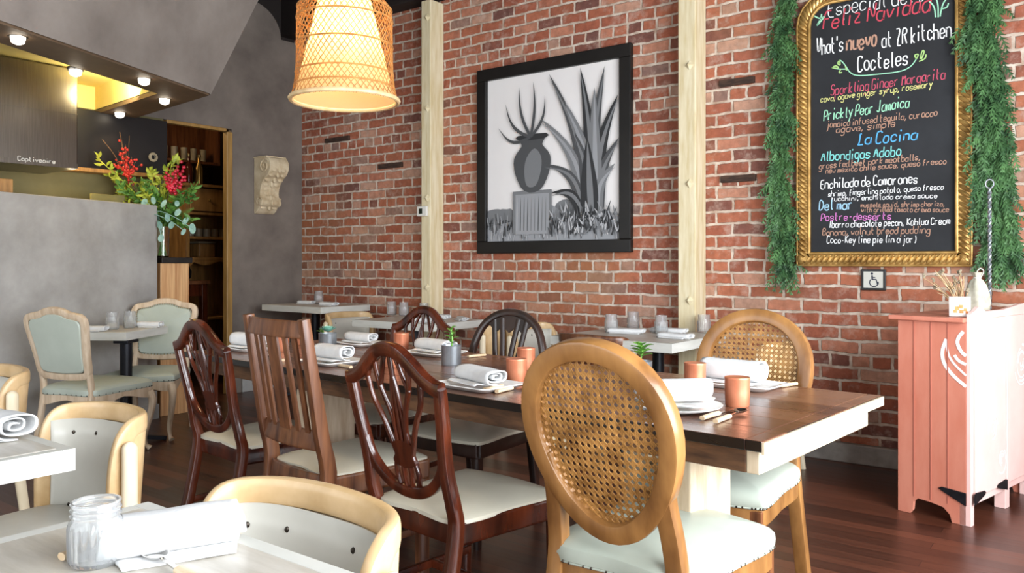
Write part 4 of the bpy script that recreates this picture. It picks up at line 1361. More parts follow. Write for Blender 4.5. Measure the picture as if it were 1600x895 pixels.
garland('thin evergreen garland hanging down the left edge of the chalkboard', [wx(1236, -40), wx(1230, 60), wx(1226, 160), wx(1223, 260), wx(1226, 340), wx(1233, 425)], 620, .05, 4)
garland('bushy evergreen garland hanging over the right edge of the chalkboard', [wx(1548, -40), wx(1538, 60), wx(1548, 150), wx(1552, 230), wx(1556, 300), wx(1564, 360), wx(1568, 412)], 900, .15, 9)

# accessibility sign
p = V((-1.154, WALL_Y, 1.098))
t = thing('accessibility_sign', 'small wheelchair symbol sign in a black frame under the chalkboard', 'sign', p)
hx, hz = .0675, .062
f = MB().bb(-hx, hx, -.02, 0, -hz, hz)
f.build('frame', M['black_frame'], t, bevel=.003, smooth=0)
MB().bb(-hx + .014, hx - .014, -.022, -.02, -hz + .014, hz - .014).build('sign_face', M['sign_face'], t, smooth=0)
b = MB()
SP = lambda x, z, d: (x, -.0224 - d, z)
ribbon(b, [(.004 + .024 * math.cos(a), -.016 + .024 * math.sin(a)) for a in [PI * .72 + PI * 1.35 * k / 14 for k in range(15)]], .006, SP, 0)
ribbon(b, [(-.006, .026), (-.005, .002)], .010, SP, .0002)
ribbon(b, [(-.006, .002), (.016, .002), (.024, -.026), (.032, -.024)], .007, SP, .0003)
ribbon(b, [(-.006, .014), (.012, .013)], .005, SP, .0004)
b.add([SP(-.007 + .0075 * math.cos(2 * PI * k / 10), .036 + .0075 * math.sin(2 * PI * k / 10), .0005) for k in range(10)], [list(range(10))])
b.build('wheelchair_symbol', mat('sign_navy', '#1c2336', rough=.5), t, smooth=0)

# ------------------------------------------------------------------ corbel on the plaster wall
cy0 = 4.63
t = thing('stone_corbel', 'carved pale stone scroll bracket on the grey end wall', 'bracket', (BX, cy0, 1.66))
prof = [(0, .52), (.19, .52), (.235, .495), (.252, .45), (.245, .40), (.215, .355), (.165, .32), (.125, .275), (.10, .215), (.10, .165), (.122, .135), (.132, .10), (.115, .07), (.085, .06), (.06, .03), (.02, .0), (0, 0)]
pf = crv2(prof, 2, False)
MB().prism(pf, .21, lambda x, z, d: (x, d - .105, z)).build('scroll_body', M['corbel'], t, bevel=.006)
MB().bb(0, .20, -.112, .112, .517, .53).build('top_slab', M['corbel'], t, bevel=.004, smooth=0)
cv = MB()
for s in (-1, 1):
    for (cx, cz, r0, turns, mi) in ((.165, .435, .07, 1.7, 0), (.085, .11, .042, 1.5, 0)):
        pts = []
        for k in range(28):
            q = k / 27; rr = r0 * (1 - .85 * q); a = PI * .2 + turns * 2 * PI * q
            pts.append((cx + rr * math.cos(a), s * .108, cz + rr * math.sin(a)))
        cv.tube(pts, .008, 6)
cv.build('side_scrolls', M['corbel'], t)
lf = MB()
for k in range(9):        # acanthus leaf lobes down the front
    q = k / 8
    z = .40 - .34 * q
    i = min(range(len(pf)), key=lambda j: abs(pf[j][1] - z) + (0 if pf[j][0] > .03 else 9))
    x = pf[i][0]
    for s in (-1, 1):
        lf.sphere((x, s * (.05 + .02 * math.sin(q * 7)), z), .026, 8, 5, sc=(.32, 1.2, .9))
    lf.sphere((x + .004, 0, z), .02, 8, 5, sc=(.7, .8, 1.5))
for s in (-1, 1):
    lf.sphere((.10, s * .10, .10), .034, 10, 6, sc=(1, .55, 1))
lf.build('leaf_carving', M['corbel'], t)

# ------------------------------------------------------------------ pendant lamp over the long table
LP = V((-2.756, 2.40, 1.925))
t = thing('pendant_lamp', 'woven rattan pendant lamp with a pale lit inner cone above the table', 'pendant lamp', LP)
outp = [(.238, -.012), (.236, .0), (.222, .05), (.214, .12), (.211, .22), (.210, .33), (.205, .405), (.185, .435), (.15, .475), (.11, .52), (.075, .58), (.05, .64)]
oc = crv([(r_, 0, z) for r_, z in outp], 2)
lat = MB(); NH = 52
for sg in (-1, 1):
    for k in range(NH):
        a0 = 2 * PI * k / NH
        vs = []; fs = []
        for i, p in enumerate(oc):
            z = p.z; a = a0 + sg * (z / .58) * 2.0
            dw = .0022 / max(.05, p.x)
            r_ = p.x + sg * .0008
            vs += [(r_ * math.cos(a - dw), r_ * math.sin(a - dw), z), (r_ * math.cos(a + dw), r_ * math.sin(a + dw), z)]
        for i in range(len(oc) - 1):
            fs.append((2 * i, 2 * i + 1, 2 * i + 3, 2 * i + 2))
        lat.add(vs, fs)
lat.build('woven_shade', M['rattan'], t, smooth=0, solid=.0016)
hp = MB()
for r_, z in ((.2205, .055), (.2145, .115), (.2115, .24), (.2105, .355), (.207, .405), (.11, .52)):
    hp.tube([(r_ * math.cos(2 * PI * k / 48), r_ * math.sin(2 * PI * k / 48), z) for k in range(48)], .0042, 6, closed=True)
hp.build('rope_bands', M['rattan'], t)
MB().tube([(.236 * math.cos(2 * PI * k / 56), .236 * math.sin(2 * PI * k / 56), 0) for k in range(56)], .011, 8, closed=True).build('bottom_rim', M['rattan_rim'], t)
MB().lathe([(.226, .005), (.208, .06), (.165, .24), (.115, .45), (.085, .58)], 48, caps=False).build('inner_cone', M['shade_cloth'], t)
MB().sphere((0, 0, .30), .04, 14, 10).lathe([(.016, .335), (.02, .35), (.02, .42)], 14).build('light_bulb', M['bulb'], t)
MB().tube([(0, 0, .42), (0, 0, 1.99)], .006, 8).lathe([(.052, .635), (.05, .65), (.012, .68)], 20).build('hanging_cord', M['black_metal'], t)
lamp_l = point('pendant_glow', LP + V((0, 0, .30)), 40, (1.0, .78, .50), .05)

# spots set in the canopy soffit
for px, py, lab in ((28, 62, 'lit spot lamp in the canopy soffit at the far left'), (124, 113, 'small lit spot lamp beside the steel hood'),
                    (225, 127, 'lit spot lamp in the canopy soffit right of the yellow recess'), (257, 158, 'lit spot lamp nearest the plaster corner of the canopy'),
                    (187, 179, 'lit spot lamp below the yellow recess')):
    p = P(px, py, Zs - .03) if px != 124 else P(118, 113, Zs - .03)
    t = thing('spot_lamp', lab, 'spot lamp', (p.x, p.y, Zs), 0, 'spot lamps in the kitchen canopy')
    MB().lathe([(.03, -.008), (.036, -.02), (.03, -.046), (.012, -.055)], 16).build('bulb_face', M['spot'], t)
    MB().lathe([(.046, -.018), (.048, -.008), (.046, .0), (.038, .0), (.036, -.008)], 20).build('trim_ring', M['steel'], t)
    d = bpy.data.lights.new('spot_glow', 'SPOT'); d.energy = 6; d.color = (1, .78, .48); d.spot_size = 2.0; d.spot_blend = .8; d.shadow_soft_size = .03
    lo = bpy.data.objects.new('spot_glow', d); COL.objects.link(lo); lo.location = (p.x, p.y, Zs - .065)


# ------------------------------------------------------------------ coral cabinet at the right
t = thing('painted_cabinet', 'coral and pink painted cabinet with white roses, against the wall under the chalkboard', 'cabinet', (-.551, 4.151, 0), math.atan2(-.224, .974))
CW, CL = .308, .80
side = [(-CW, 0), (-CW, .925), (0, .925), (0, 0), (-.062, 0), (-.072, .035), (-.10, .062), (-.15, .072), (-.215, .078), (-.232, .06), (-.236, .02), (-.25, 0)]
sp_ = MB().prism(side, .02, lambda x, z, d: (x, d, z)).build('side_panel', M['coral'], t, smooth=0, bevel=.002)
MB().prism(side, .02, lambda x, z, d: (x, CL - .02 + d, z)).build('side_panel', M['coral'], t, smooth=0, bevel=.002)
cg = mat('coral_groove', '#a85f4e', rough=.7)
for x in (-.232, -.155, -.08):
    MB().bb(x - .0025, x + .0025, -.002, .001, .085, .92).build('board_groove', cg, sp_, smooth=0)
MB().bb(-CW - .035, .0, -.03, CL + .01, .925, .947).build('cabinet_top', M['coral'], t, smooth=0, bevel=.005)
MB().bb(-CW, -CW + .015, .02, CL - .02, .09, .925).bb(-CW + .015, 0, .02, CL - .02, .09, .11).build('carcass', M['coral'], t, smooth=0)
fr = [(0, .093), (0, .962)] + [(.02, .972), (.05, .978), (.09, .995), (.13, .992), (.17, .972), (.25, .972), (.40, .972), (.55, .985), (.68, .995), (.74, .978), (CL, .965)] + [(CL, .093)]
MB().prism(fr, .02, lambda y, z, d: (d, y, z)).build('front_panel', M['pink'], t, smooth=0, bevel=.002)
for y0 in (.03, .41):
    MB().bb(.02, .032, y0, y0 + .36, .13, .94).build('door', M['pink'], t, smooth=0, bevel=.003)
for y0, y1 in ((0, .036), (.42, .475), (.765, CL)):
    MB().bb(-.03, .02, y0, y1, 0, .093).build('foot', M['pink'], t, smooth=0, bevel=.002)
for y, sgn in ((.0, 1), (.4, -1)):
    h = MB()
    h.prism([(0, .10), (.0, .15), (.02, .155), (.115, .148), (.13, .138), (.115, .128)], .004, lambda a, z, d: (.033 + d, y + .002 + sgn * a, z))
    if y == 0:
        h.prism([(0, .09), (0, .15), (-.105, .158), (-.12, .15), (-.105, .14)], .004, lambda a, z, d: (a, -.001 - d, z))
    h.build('strap_hinge', M['iron'], t, smooth=0)
rs = MB()
SIDE = lambda x, z, d: (x, -.0012 - d, z)
FRONT = lambda y, z, d: (.0325 + d, y, z)
# side: outer petals that wrap round from the front
ribbon(rs, chaikin(chaikin([(-.085, .845), (-.105, .79), (-.10, .74), (-.075, .70), (-.04, .665), (0, .635)])), .016, SIDE, .0002)
ribbon(rs, chaikin(chaikin([(-.085, .845), (-.08, .78), (-.055, .735), (0, .685)])), .010, SIDE, .0003)
ribbon(rs, chaikin(chaikin([(-.012, .885), (-.035, .855), (-.038, .825), (-.02, .79), (0, .775)])), .016, SIDE, .0004)
ribbon(rs, chaikin(chaikin([(-.05, .775), (-.035, .75), (0, .735)])), .014, SIDE, .0005)
rs.build('painted_rose', M['white_paint'], t, smooth=0)
def rose(cy, cz, r, n, seed):
    q = random.Random(seed); rs = MB()
    for k in range(n):
        a0 = q.uniform(0, 6.3); sp = q.uniform(2.4, 4.2); rr = r * (.18 + .82 * k / max(1, n - 1))
        ribbon(rs, [(cy + rr * math.cos(a0 + sp * i / 12) * .9, cz + rr * math.sin(a0 + sp * i / 12)) for i in range(13)], .012 * (r / .12) ** .5 * (1 - .3 * (k % 2)), FRONT, .0003 + .0001 * k)
    rs.build('painted_rose', M['white_paint'], t, smooth=0)
rose(.155, .80, .135, 7, 3); rose(.22, .42, .07, 4, 5); rose(.335, .25, .06, 5, 8); rose(.60, .70, .11, 6, 12)
CAB = t
cabm = Matrix.Translation(V((-.551, 4.151, 0))) @ Matrix.Rotation(math.atan2(-.224, .974), 4, 'Z')
cw_ = lambda x, y, z=.947: cabm @ V((x, y, z))

p = cw_(-.10, .17, .951)
t = thing('dried_plant_bundle', 'bundle of dried brown stalks standing on the coral cabinet', 'dried plants', p)
r_ = random.Random(2)
b = MB(); hd = MB()
for k in range(34):
    a = r_.uniform(0, 6.3); sp = r_.uniform(.02, .10); h = r_.uniform(.10, .21)
    e = V((math.cos(a) * sp - .05, math.sin(a) * sp, h))
    b.tube(crv([(r_.uniform(-.012, .012), r_.uniform(-.012, .012), 0), e * .5 + V((.01, 0, .02)), e], 3), .0022, 5)
    if k % 2 == 0:
        for j in range(3):
            hd.sphere(e + V((r_.uniform(-.006, .006), r_.uniform(-.006, .006), .004 + .006 * j)), .0065, 6, 4)
        hd.build('seed_head', M['cup_white'], t); hd = MB()
b.build('stalks', M['straw'], t)
p = cw_(-.085, .36)
t = thing('muslin_bag', 'grey muslin bag tied at the top behind the white card on the cabinet', 'bag', p)
r_ = random.Random(7)
b = MB()
prof = [(.046, 0), (.056, .02), (.06, .06), (.056, .10), (.045, .14), (.03, .165), (.014, .178), (.02, .19), (.03, .205)]
b.rings([[(rr * (1 + .1 * math.sin(5 * q * 2 * PI / 30 + z * 20)) * math.cos(2 * PI * q / 30) * .9, rr * (1 + .1 * math.sin(5 * q * 2 * PI / 30 + z * 20)) * math.sin(2 * PI * q / 30), z) for q in range(30)] for rr, z in prof])
b.build('bag_body', M['sack'], t)
MB().tube([(.016 * math.cos(2 * PI * k / 16), .016 * math.sin(2 * PI * k / 16), .178) for k in range(16)], .003, 6, closed=True).tube(crv([(.015, .0, .178), (.03, -.02, .21), (.015, -.025, .225), (.0, -.015, .20), (.012, .0, .178)], 4), .0028, 6).build('tie_ribbon', M['white_plastic'], t)
p = cw_(-.05, .06)
t = thing('printed_card', 'small white card with orange flowers on the corner of the cabinet', 'card', p, math.radians(12))
MB().box((0, 0, .048), (.088, .003, .092), Matrix.Rotation(-.12, 3, 'X')).build('card', M['card'], t, smooth=0)
b = MB()
for (x, z, s) in ((-.012, .04, .013), (.004, .048, .012), (-.02, .026, .011), (.022, .034, .01), (.006, .026, .012), (.028, .022, .008)):
    b.add([(x + s * math.cos(q * PI / 4) * (1 if q % 2 else .7), -.0025 + (z - .048) * .12 - .0002, z + s * math.sin(q * PI / 4) * (1 if q % 2 else .7)) for q in range(8)], [list(range(8))])
b.build('orange_flowers', M['orange'], t, smooth=0)
p = cw_(-.085, .52)
t = thing('hook_stand', 'tall twisted dark metal rod with a loop at the top behind the cabinet card', 'hook stand', p)
MB().lathe([(.06, 0), (.06, .008), (.012, .014)], 20).build('base', M['iron'], t)
b = MB()
for ph in (0, PI):
    b.tube([(.005 * math.cos(ph + z * 130), .005 * math.sin(ph + z * 130), z) for z in [.01 + .62 * k / 130 for k in range(131)]], .0052, 6)
b.tube([(.018 * math.cos(a), 0, .65 + .022 * math.sin(a)) for a in [-PI / 2 + 2 * PI * k / 16 for k in range(16)]], .004, 6, closed=True)
b.build('twisted_rod', M['tin'], t)

# ------------------------------------------------------------------ kitchen and store room beyond the partition
t = thing('range_hood', 'stainless steel range hood hanging in the kitchen at the left', 'range hood', (-6.2, 1.2, 1.865))
MB().bb(-.26, .30, -1.3, 1.47, 0, .705).build('hood_body', M['steel'], t, smooth=0, bevel=.006)
MB().bb(.30, .304, -1.3, 1.47, .0, .035).bb(.30, .303, -1.3, 1.47, .385, .39).build('hood_lip', M['steel'], t, smooth=0)
b = MB(); x = 0
HB = lambda a, z, d: (.3046 + d, 1.08 + a, z)
for ch_ in 'Captiveaire':
    for st in GL[ch_].split('|'):
        ribbon(b, [((x + int(g_[0])) * .0042, .022 + (int(g_[1], 16) - 3) * .0042) for g_ in st.split()], .005, HB, 0)
    x += WID.get(ch_, 4) + 1.6
b.build('hood_lettering', M['white_plastic'], t, smooth=0)

t = thing('wall_cupboard', 'black lacquer wall cupboard to the right of the steel hood', 'cupboard', (BX, 3.15, 1.93))
MB().bb(0, .10, -.48, .46, .0, .455).build('cupboard_body', M['black_panel'], t, smooth=0, bevel=.004)
MB().bb(0, .14, -.50, .46, -.03, 0).build('lower_ledge', M['hutch'], t, smooth=0, bevel=.003)
MB().lathe([(.02, 0), (.036, .004), (.04, .012), (.036, .02), (.02, .022)], 20, (.10, .33, .14), rot=Matrix.Rotation(PI / 2, 3, 'Y'), caps=False).build('ring_pull', M['cup_white'], t)
t = thing('kitchen_cabinet', 'olive kitchen cabinet seen over the grey partition', 'cabinet', (BX, 2.9, 0))
MB().bb(.0, .30, -.70, .25, 0, 1.62).build('cabinet_body', M['olive_paint'], t, smooth=0, bevel=.004)
MB().bb(.30, .318, -.02, .24, 1.1, 1.72).build('door', mat('olive_door', '#6e6639', '#7a7142', rough=.6), t, smooth=0, bevel=.004)
MB().bb(.0, .30, -.70, -.05, 1.62, 1.66).build('worktop', M['black_panel'], t, smooth=0, bevel=.004)
t = thing('steel_oven', 'bright steel oven top with a wooden post, at the left photo edge over the partition', 'oven', (-6.15, 1.85, 0))
MB().bb(-.26, .26, -.9, .28, 0, 1.72).build('oven_body', M['steel'], t, smooth=0, bevel=.006)
t = thing('wooden_post', 'short light wooden post beside the steel oven', 'post', (-5.98, 2.22, 0))
MB().bb(-.05, .05, -.045, .045, 0, 1.76).bb(-.07, .07, -.065, .065, 0, .05).build('post', M['hutch'], t, smooth=0, bevel=.004)

# butcher block counter end beside the partition, with dark top
t = thing('service_counter', 'striped butcher block counter end with a dark top beside the grey partition', 'counter', (-6.04, 3.40, 0))
MB().bb(-.22, .10, -.09, .15, 0, 1.195).build('block_end', M['pine_wood'], t, smooth=0, bevel=.004)
MB().bb(-.24, .12, -.09, .17, 1.195, 1.24).build('dark_top', M['dark_iron'], t, smooth=0, bevel=.004)
vp = V((-6.02, 3.37, 1.24))
t = thing('glass_vase', 'clear glass vase with green stems on the counter behind the partition', 'vase', vp)
MB().lathe([(.042, 0), (.05, .01), (.052, .19), (.056, .24), (.053, .24), (.049, .19), (.046, .012), (.0, .011)], 24).build('vase_glass', M['glass'], t)
t = thing('flower_bouquet', 'big bouquet with red berries, yellow green leaves and eucalyptus above the grey partition', 'bouquet', vp + V((0, 0, .014)))
r_ = random.Random(21)
RTv, FWv = RT, FW


def Q(px, py, dd=0.0):
    """direction helper: point of the bouquet plane in local coordinates"""
    return AT(px, py, 6.22 + dd) - (vp + V((0, 0, .014)))


st = MB()
for k in range(14):
    a = k * 2 * PI / 14
    st.tube([(.03 * math.cos(a), .03 * math.sin(a), .0), (-.02 * math.cos(a + .5), -.02 * math.sin(a + .5), .22), (.06 * math.cos(a), .06 * math.sin(a), .34)], .004, 5)
st.build('stems', M['foliage_green'], t)


def leafy(b, p0, p1, n, L, wd, r, droop=.0):
    path = crv([p0, p0.lerp(p1, .5) + V((0, 0, .03)), p1], 5)
    b.tube(path, .0035, 5)
    for k in range(n):
        q = (k + .5) / n * (len(path) - 1); i = int(q)
        p = path[i].lerp(path[min(i + 1, len(path) - 1)], q - i)
        d = (path[min(i + 1, len(path) - 1)] - path[i]).normalized()
        d = (d * .5 + V((r.uniform(-1, 1), r.uniform(-1, 1), r.uniform(-.6 - droop, .7)))).normalized()
        sd = d.cross(V((r.uniform(-1, 1), r.uniform(-1, 1), r.uniform(-1, 1))))
        sd = sd.normalized() if sd.length > .01 else V((1, 0, 0))
        l = L * r.uniform(.7, 1.25); w_ = wd * r.uniform(.8, 1.2)
        up = sd.cross(d) * l * .12
        b.add([p, p + d * l * .35 + sd * w_ + up, p + d * l * .7 + sd * w_ * .8 + up, p + d * l, p + d * l * .7 - sd * w_ * .8 + up, p + d * l * .35 - sd * w_ + up, p + d * l * .5], [(0, 1, 6), (1, 2, 6), (2, 3, 6), (3, 4, 6), (4, 5, 6), (5, 0, 6)])


base = V((0, 0, .24))
b = MB()
for px, py in ((150, 245), (158, 262), (170, 275), (180, 300), (200, 320), (225, 300), (215, 285), (250, 275), (270, 245), (280, 250), (262, 262), (195, 335), (176, 322), (240, 320), (235, 265)):
    leafy(b, base, Q(px, py, r_.uniform(-.12, .14)), 30, .066, .016, r_)
b.build('yellow_green_leaves', M['foliage_yellow'], t, smooth=0)
b = MB()
for px, py in ((185, 290), (205, 300), (225, 280), (240, 300), (262, 295), (285, 300), (300, 310), (210, 335), (250, 330), (275, 335), (300, 345), (190, 265), (305, 290), (285, 350)):
    leafy(b, base, Q(px, py, r_.uniform(-.12, .14)), 32, .07, .016, r_)
for px, py in ((305, 284), (298, 295), (303, 325), (302, 345)):      # ferny fronds
    p1 = Q(px, py, -.05)
    for k in range(26):
        p = base.lerp(p1, .35 + .65 * k / 26); d = (p1 - base).normalized(); s2 = d.cross(V((0, 1, 0))).normalized()
        for sg in (-1, 1):
            l = .05 * (1 - k / 32)
            b.add([p, p + d * .006, p + s2 * sg * l + d * l * .6], [(0, 1, 2)])
b.build('green_leaves', M['foliage_green'], t, smooth=0)


def berries(px0, py0, tips, m, name, rad, n):
    b = MB(); tw = b
    p0 = Q(px0, py0, -.03)
    tw.tube([base, p0], .003, 5, mi=1)
    for (x, y) in tips:
        e = Q(x, y, r_.uniform(-.06, .06))
        tw.tube([p0, e], .0022, 5, mi=1)
        for k in range(n):
            p = p0.lerp(e, r_.uniform(.05, 1)) + V((r_.uniform(-1, 1), r_.uniform(-1, 1), r_.uniform(-1, 1))) * .014
            b.sphere(p, rad * r_.uniform(.8, 1.15), 7, 5)
    b.build(name, [M[m], M['twig']], t)


berries(200, 275, [(188, 217), (196, 226), (180, 250), (176, 255), (215, 247), (222, 255), (206, 245), (190, 240), (212, 262), (208, 290), (194, 250), (185, 235)], 'berry_red', 'red_berries', .0105, 9)
berries(265, 295, [(288, 262), (285, 272), (270, 260), (280, 250), (290, 275), (262, 285), (275, 280), (270, 300), (284, 290), (258, 262), (285, 305), (262, 270)], 'berry_crimson', 'crimson_berries', .013, 8)
b = MB()
for (px, py) in ((202, 212), (160, 218), (187, 206)):
    b.tube(crv([base, Q(200, 280), Q((px + 200) / 2, (py + 270) / 2), Q(px, py)], 4), .003, 5)
b.build('bare_twigs', M['twig'], t)
b = MB()
for px, py, s in ((301, 357, .038), (290, 345, .03), (278, 332, .03), (287, 362, .026), (262, 340, .032), (268, 352, .028), (256, 318, .03), (240, 313, .028), (226, 316, .03), (277, 318, .024), (252, 372, .03), (250, 352, .03)):
    c0 = Q(px, py, -.09)
    ex = (RT * r_.uniform(.6, 1) + V((0, 0, r_.uniform(-.7, .3)))).normalized(); ey = (V((0, 0, 1)) * r_.uniform(.6, 1) + FW * r_.uniform(-.3, .3) + RT * .2).normalized()
    b.add([c0] + [c0 + ex * s * math.cos(2 * PI * k / 12) * .8 + ey * s * math.sin(2 * PI * k / 12) - FW * .004 for k in range(12)], [(0, 1 + k, 1 + (k + 1) % 12) for k in range(12)])
for a, c in (((246, 330), (301, 357)), ((240, 335), (290, 362)), ((240, 330), (226, 316)), ((246, 345), (252, 372))):
    b.tube(crv([base, Q(a[0], a[1], -.07), Q((a[0] + c[0]) / 2, (a[1] + c[1]) / 2 - 4, -.1), Q(c[0], c[1], -.09)], 4), .003, 5)
b.build('eucalyptus_leaves', M['eucalyptus'], t, smooth=0)

# hutch, shelf and work table in the store room
hx_, hy_ = -7.95, 4.86
t = thing('pine_hutch', 'amber pine hutch with a drawer and open shelves through the doorway', 'hutch', (hx_, hy_, 0))
b = MB()
for y in (-.24, .5):
    b.bb(-.2, .2, y - .022, y + .022, 0, 2.0)
b.bb(-.22, .23, -.29, .55, 2.0, 2.03).bb(-.2, -.19, -.22, .48, .2, 2.0)
for z in (1.72, 1.46, 1.24, .6):
    b.bb(-.19, .2, -.218, .478, z - .014, z + .014)
b.build('hutch_case', M['hutch'], t, smooth=0, bevel=.003)
dw_ = MB().bb(.185, .205, -.215, .475, 1.745, 1.985).build('drawer', M['hutch'], t, smooth=0, bevel=.004)
MB().sphere((.215, .0, 1.865), .014, 10, 6).build('drawer_knob', M['brass'], dw_)
ap_ = [(-.218, 1.225)] + [(-.218 + .696 * k / 16, 1.19 - .05 * (1 if (k < 1 or k > 15) else 0) + .02 * math.cos(k * PI / 4)) for k in range(17)] + [(.478, 1.225)]
MB().prism(ap_, .018, lambda y, z, d: (.185 + d, y, z)).build('shaped_apron', M['hutch'], t, smooth=0)
for k in range(6):
    o = MB().lathe([(.03, 0), (.038, .01), (.04, .09), (.036, .09), (.033, .012), (0, .012)], 14).build('stacked_cup', M['cup_white'], None, loc=(hx_ + .08, hy_ - .14 + .095 * k, 1.474))
    tag(o, 'cream cup standing in the row on the upper open shelf of the pine hutch', 'cup', 'cups on the hutch shelf')
t = thing('ceramic_crock', 'cream square crock on the lower shelf of the pine hutch', 'crock', (hx_ + .05, hy_ + .02, 1.254))
MB().bb(-.09, .09, -.1, .1, 0, .15).build('crock_body', M['hutch'], t, bevel=.02, smooth=0)
MB().bb(-.095, .095, -.105, .105, .15, .17).build('lid', M['cup_white'], t, bevel=.006, smooth=0)
for i, (y, m, lab) in enumerate(((-.16, 'bottle', 'dark red wine bottle standing on top of the pine hutch'), (-.04, 'brass', 'golden twisted bottle standing on top of the pine hutch'))):
    t = thing('bottle', lab, 'bottle', (hx_ + .08, hy_ + y, 2.03))
    MB().lathe([(.04, 0), (.043, .01), (.043, .17), (.036, .2), (.016, .235), (.015, .3)], 18, flute=(6 if i else 0), famp=(.2 if i else 0)).build('bottle_body', M[m], t)
    MB().lathe([(.017, .296), (.018, .30), (.018, .325), (.0, .326)], 14).build('stopper', M['nail_gold'], t)
sx_, sy_ = -8.3, 4.9
t = thing('wall_shelf', 'dark wall shelf holding a row of pale glasses in the store room', 'shelf', (sx_, sy_, 2.33))
MB().bb(-.14, .14, -.48, .34, -.03, 0).build('shelf_board', M['oak_dark'], t, smooth=0, bevel=.003)
MB().bb(-.14, -.12, -.48, .34, 0, .5).bb(-.14, .14, -.5, -.48, -.03, .5).bb(-.14, .14, .34, .36, -.03, .5).build('shelf_side', M['oak_dark'], t, smooth=0)
for k in range(6):
    o = MB().lathe([(.026, 0), (.032, .01), (.036, .14), (.033, .14), (.029, .012), (0, .012)], 14).build('tall_glass', M['cup_white'], None, loc=(sx_ + .06, sy_ - .38 + .115 * k, 2.33))
    tag(o, 'pale tall glass in the row on the dark store room shelf', 'glass', 'glasses on the store room shelf')
wx_, wy_ = -7.5, 4.2
t = thing('work_table', 'dark brown wooden work table with pans, seen through the doorway', 'table', (wx_, wy_, 0))
MB().bb(-.3, .3, -.55, .34, .985, 1.02).build('table_top', M['oak_dark'], t, smooth=0, bevel=.004)
MB().bb(-.27, .27, -.52, -.5, .87, .985).bb(-.27, .27, .3, .32, .87, .985).bb(.25, .27, -.5, .3, .87, .985).build('apron', M['mahogany'], t, smooth=0)
for x in (-.25, .245):
    for y in (-.5, .29):
        MB().bb(x - .03, x + .03, y - .03, y + .03, 0, .985).build('leg', M['mahogany'], t, smooth=0, bevel=.004)
t = thing('stock_pot', 'dull brass pot with handles on the store room work table', 'pot', (wx_ + .0, wy_ - .23, 1.02))
MB().lathe([(.11, 0), (.125, .012), (.128, .14), (.134, .146), (.124, .146), (.12, .015), (0, .015)], 28).build('pot_body', M['brass'], t)
for s in (-1, 1):
    MB().tube([(0, s * .128, .12), (0, s * .165, .13), (.03, s * .165, .13), (.03, s * .126, .12)], .007, 8).build('handle', M['brass'], t)
t = thing('wide_pan', 'wide black flared pan resting on top of the brass pot', 'pan', (wx_ + .0, wy_ - .23, 1.167))
MB().lathe([(.08, 0), (.16, .03), (.22, .085), (.23, .088), (.155, .022), (0, .006)], 32).build('pan_body', M['dark_iron'], t)
MB().tube([(0, -.21, .075), (0, -.34, .11)], .012, 8).build('pan_handle', M['dark_iron'], t)
t = thing('mixing_pot', 'dark iron pot with wire handle at the right end of the work table', 'pot', (wx_ + .1, wy_ + .1, 1.02))
MB().lathe([(.09, 0), (.125, .03), (.132, .09), (.11, .14), (.116, .146), (.1, .14), (.12, .09), (0, .02)], 26).build('pot_body', M['dark_iron'], t)
MB().tube(crv([(.0, -.125, .1), (.06, -.12, .03), (.10, -.03, -.0 + .01), (.13, .05, .06), (.0, .125, .1)], 5), .004, 6).build('wire_handle', M['cutlery'], t)
point('kitchen_glow', (-6.1, 2.75, 1.78), 3, (1.0, .8, .45), .05)

# ------------------------------------------------------------------ tableware


def napkin_mesh(L, Wd, H, seed, flap=True):
    """a cloth sheet rolled up in a soft flattened spiral, its loose edge lying on one side"""
    r = random.Random(seed); b = MB(); n = 16
    ph = [r.uniform(0, 6.3) for _ in range(6)]
    turns = 2.6; m = 66
    vs = []
    for i in range(n + 1):
        q = i / n; x0 = -L / 2 + L * q
        for k in range(m + 1):
            s_ = k / m
            a = -PI / 2 - turns * 2 * PI * (1 - s_)
            rad = .16 + .80 * s_
            ca, sa = math.cos(a), math.sin(a)
            e = 2 / 2.7
            w1 = 1 + (.035 * math.sin(5 * q + ph[0] + a) + .025 * math.sin(11 * q + 2 * a + ph[1])) * s_
            y = math.copysign(abs(ca) ** e, ca) * Wd / 2 * rad * w1
            z = H / 2 + math.copysign(abs(sa) ** e, sa) * (H / 2 - .002) * rad * (w1 if sa > 0 else 1)
            x = x0 + (.010 * math.sin(a * .5 + ph[2]) + .016 * (s_ - .5) * (1 if i > n / 2 else -1)) * (abs(q - .5) * 2) ** 2
            vs.append((x, y, max(.0022, z)))
        for k, (y, z) in enumerate(((.16, .003), (.34, .0045), (.5, .006), (.62, .005 + .004 * math.sin(6 * q + ph[3])), (.74, .003))):
            vs.append((x0 * (.98 - .03 * k), -Wd * y if flap else -Wd * y * .3, z))
    mm = m + 6
    fs = []
    for i in range(n):
        for k in range(mm - 1):
            o = i * mm + k
            fs.append((o, o + 1, o + mm + 1, o + mm))
    b.add(vs, fs)
    return b


def napkin(label, x, y, z, rz, L=.19, Wd=.095, H=.055, seed=1, group='rolled white napkins'):
    o = napkin_mesh(L, Wd, H, seed).build('napkin', M['linen'], None, smooth=70, solid=.0035, loc=(x, y, z))
    o.rotation_euler = (0, 0, rz)
    return tag(o, label, 'napkin', group)


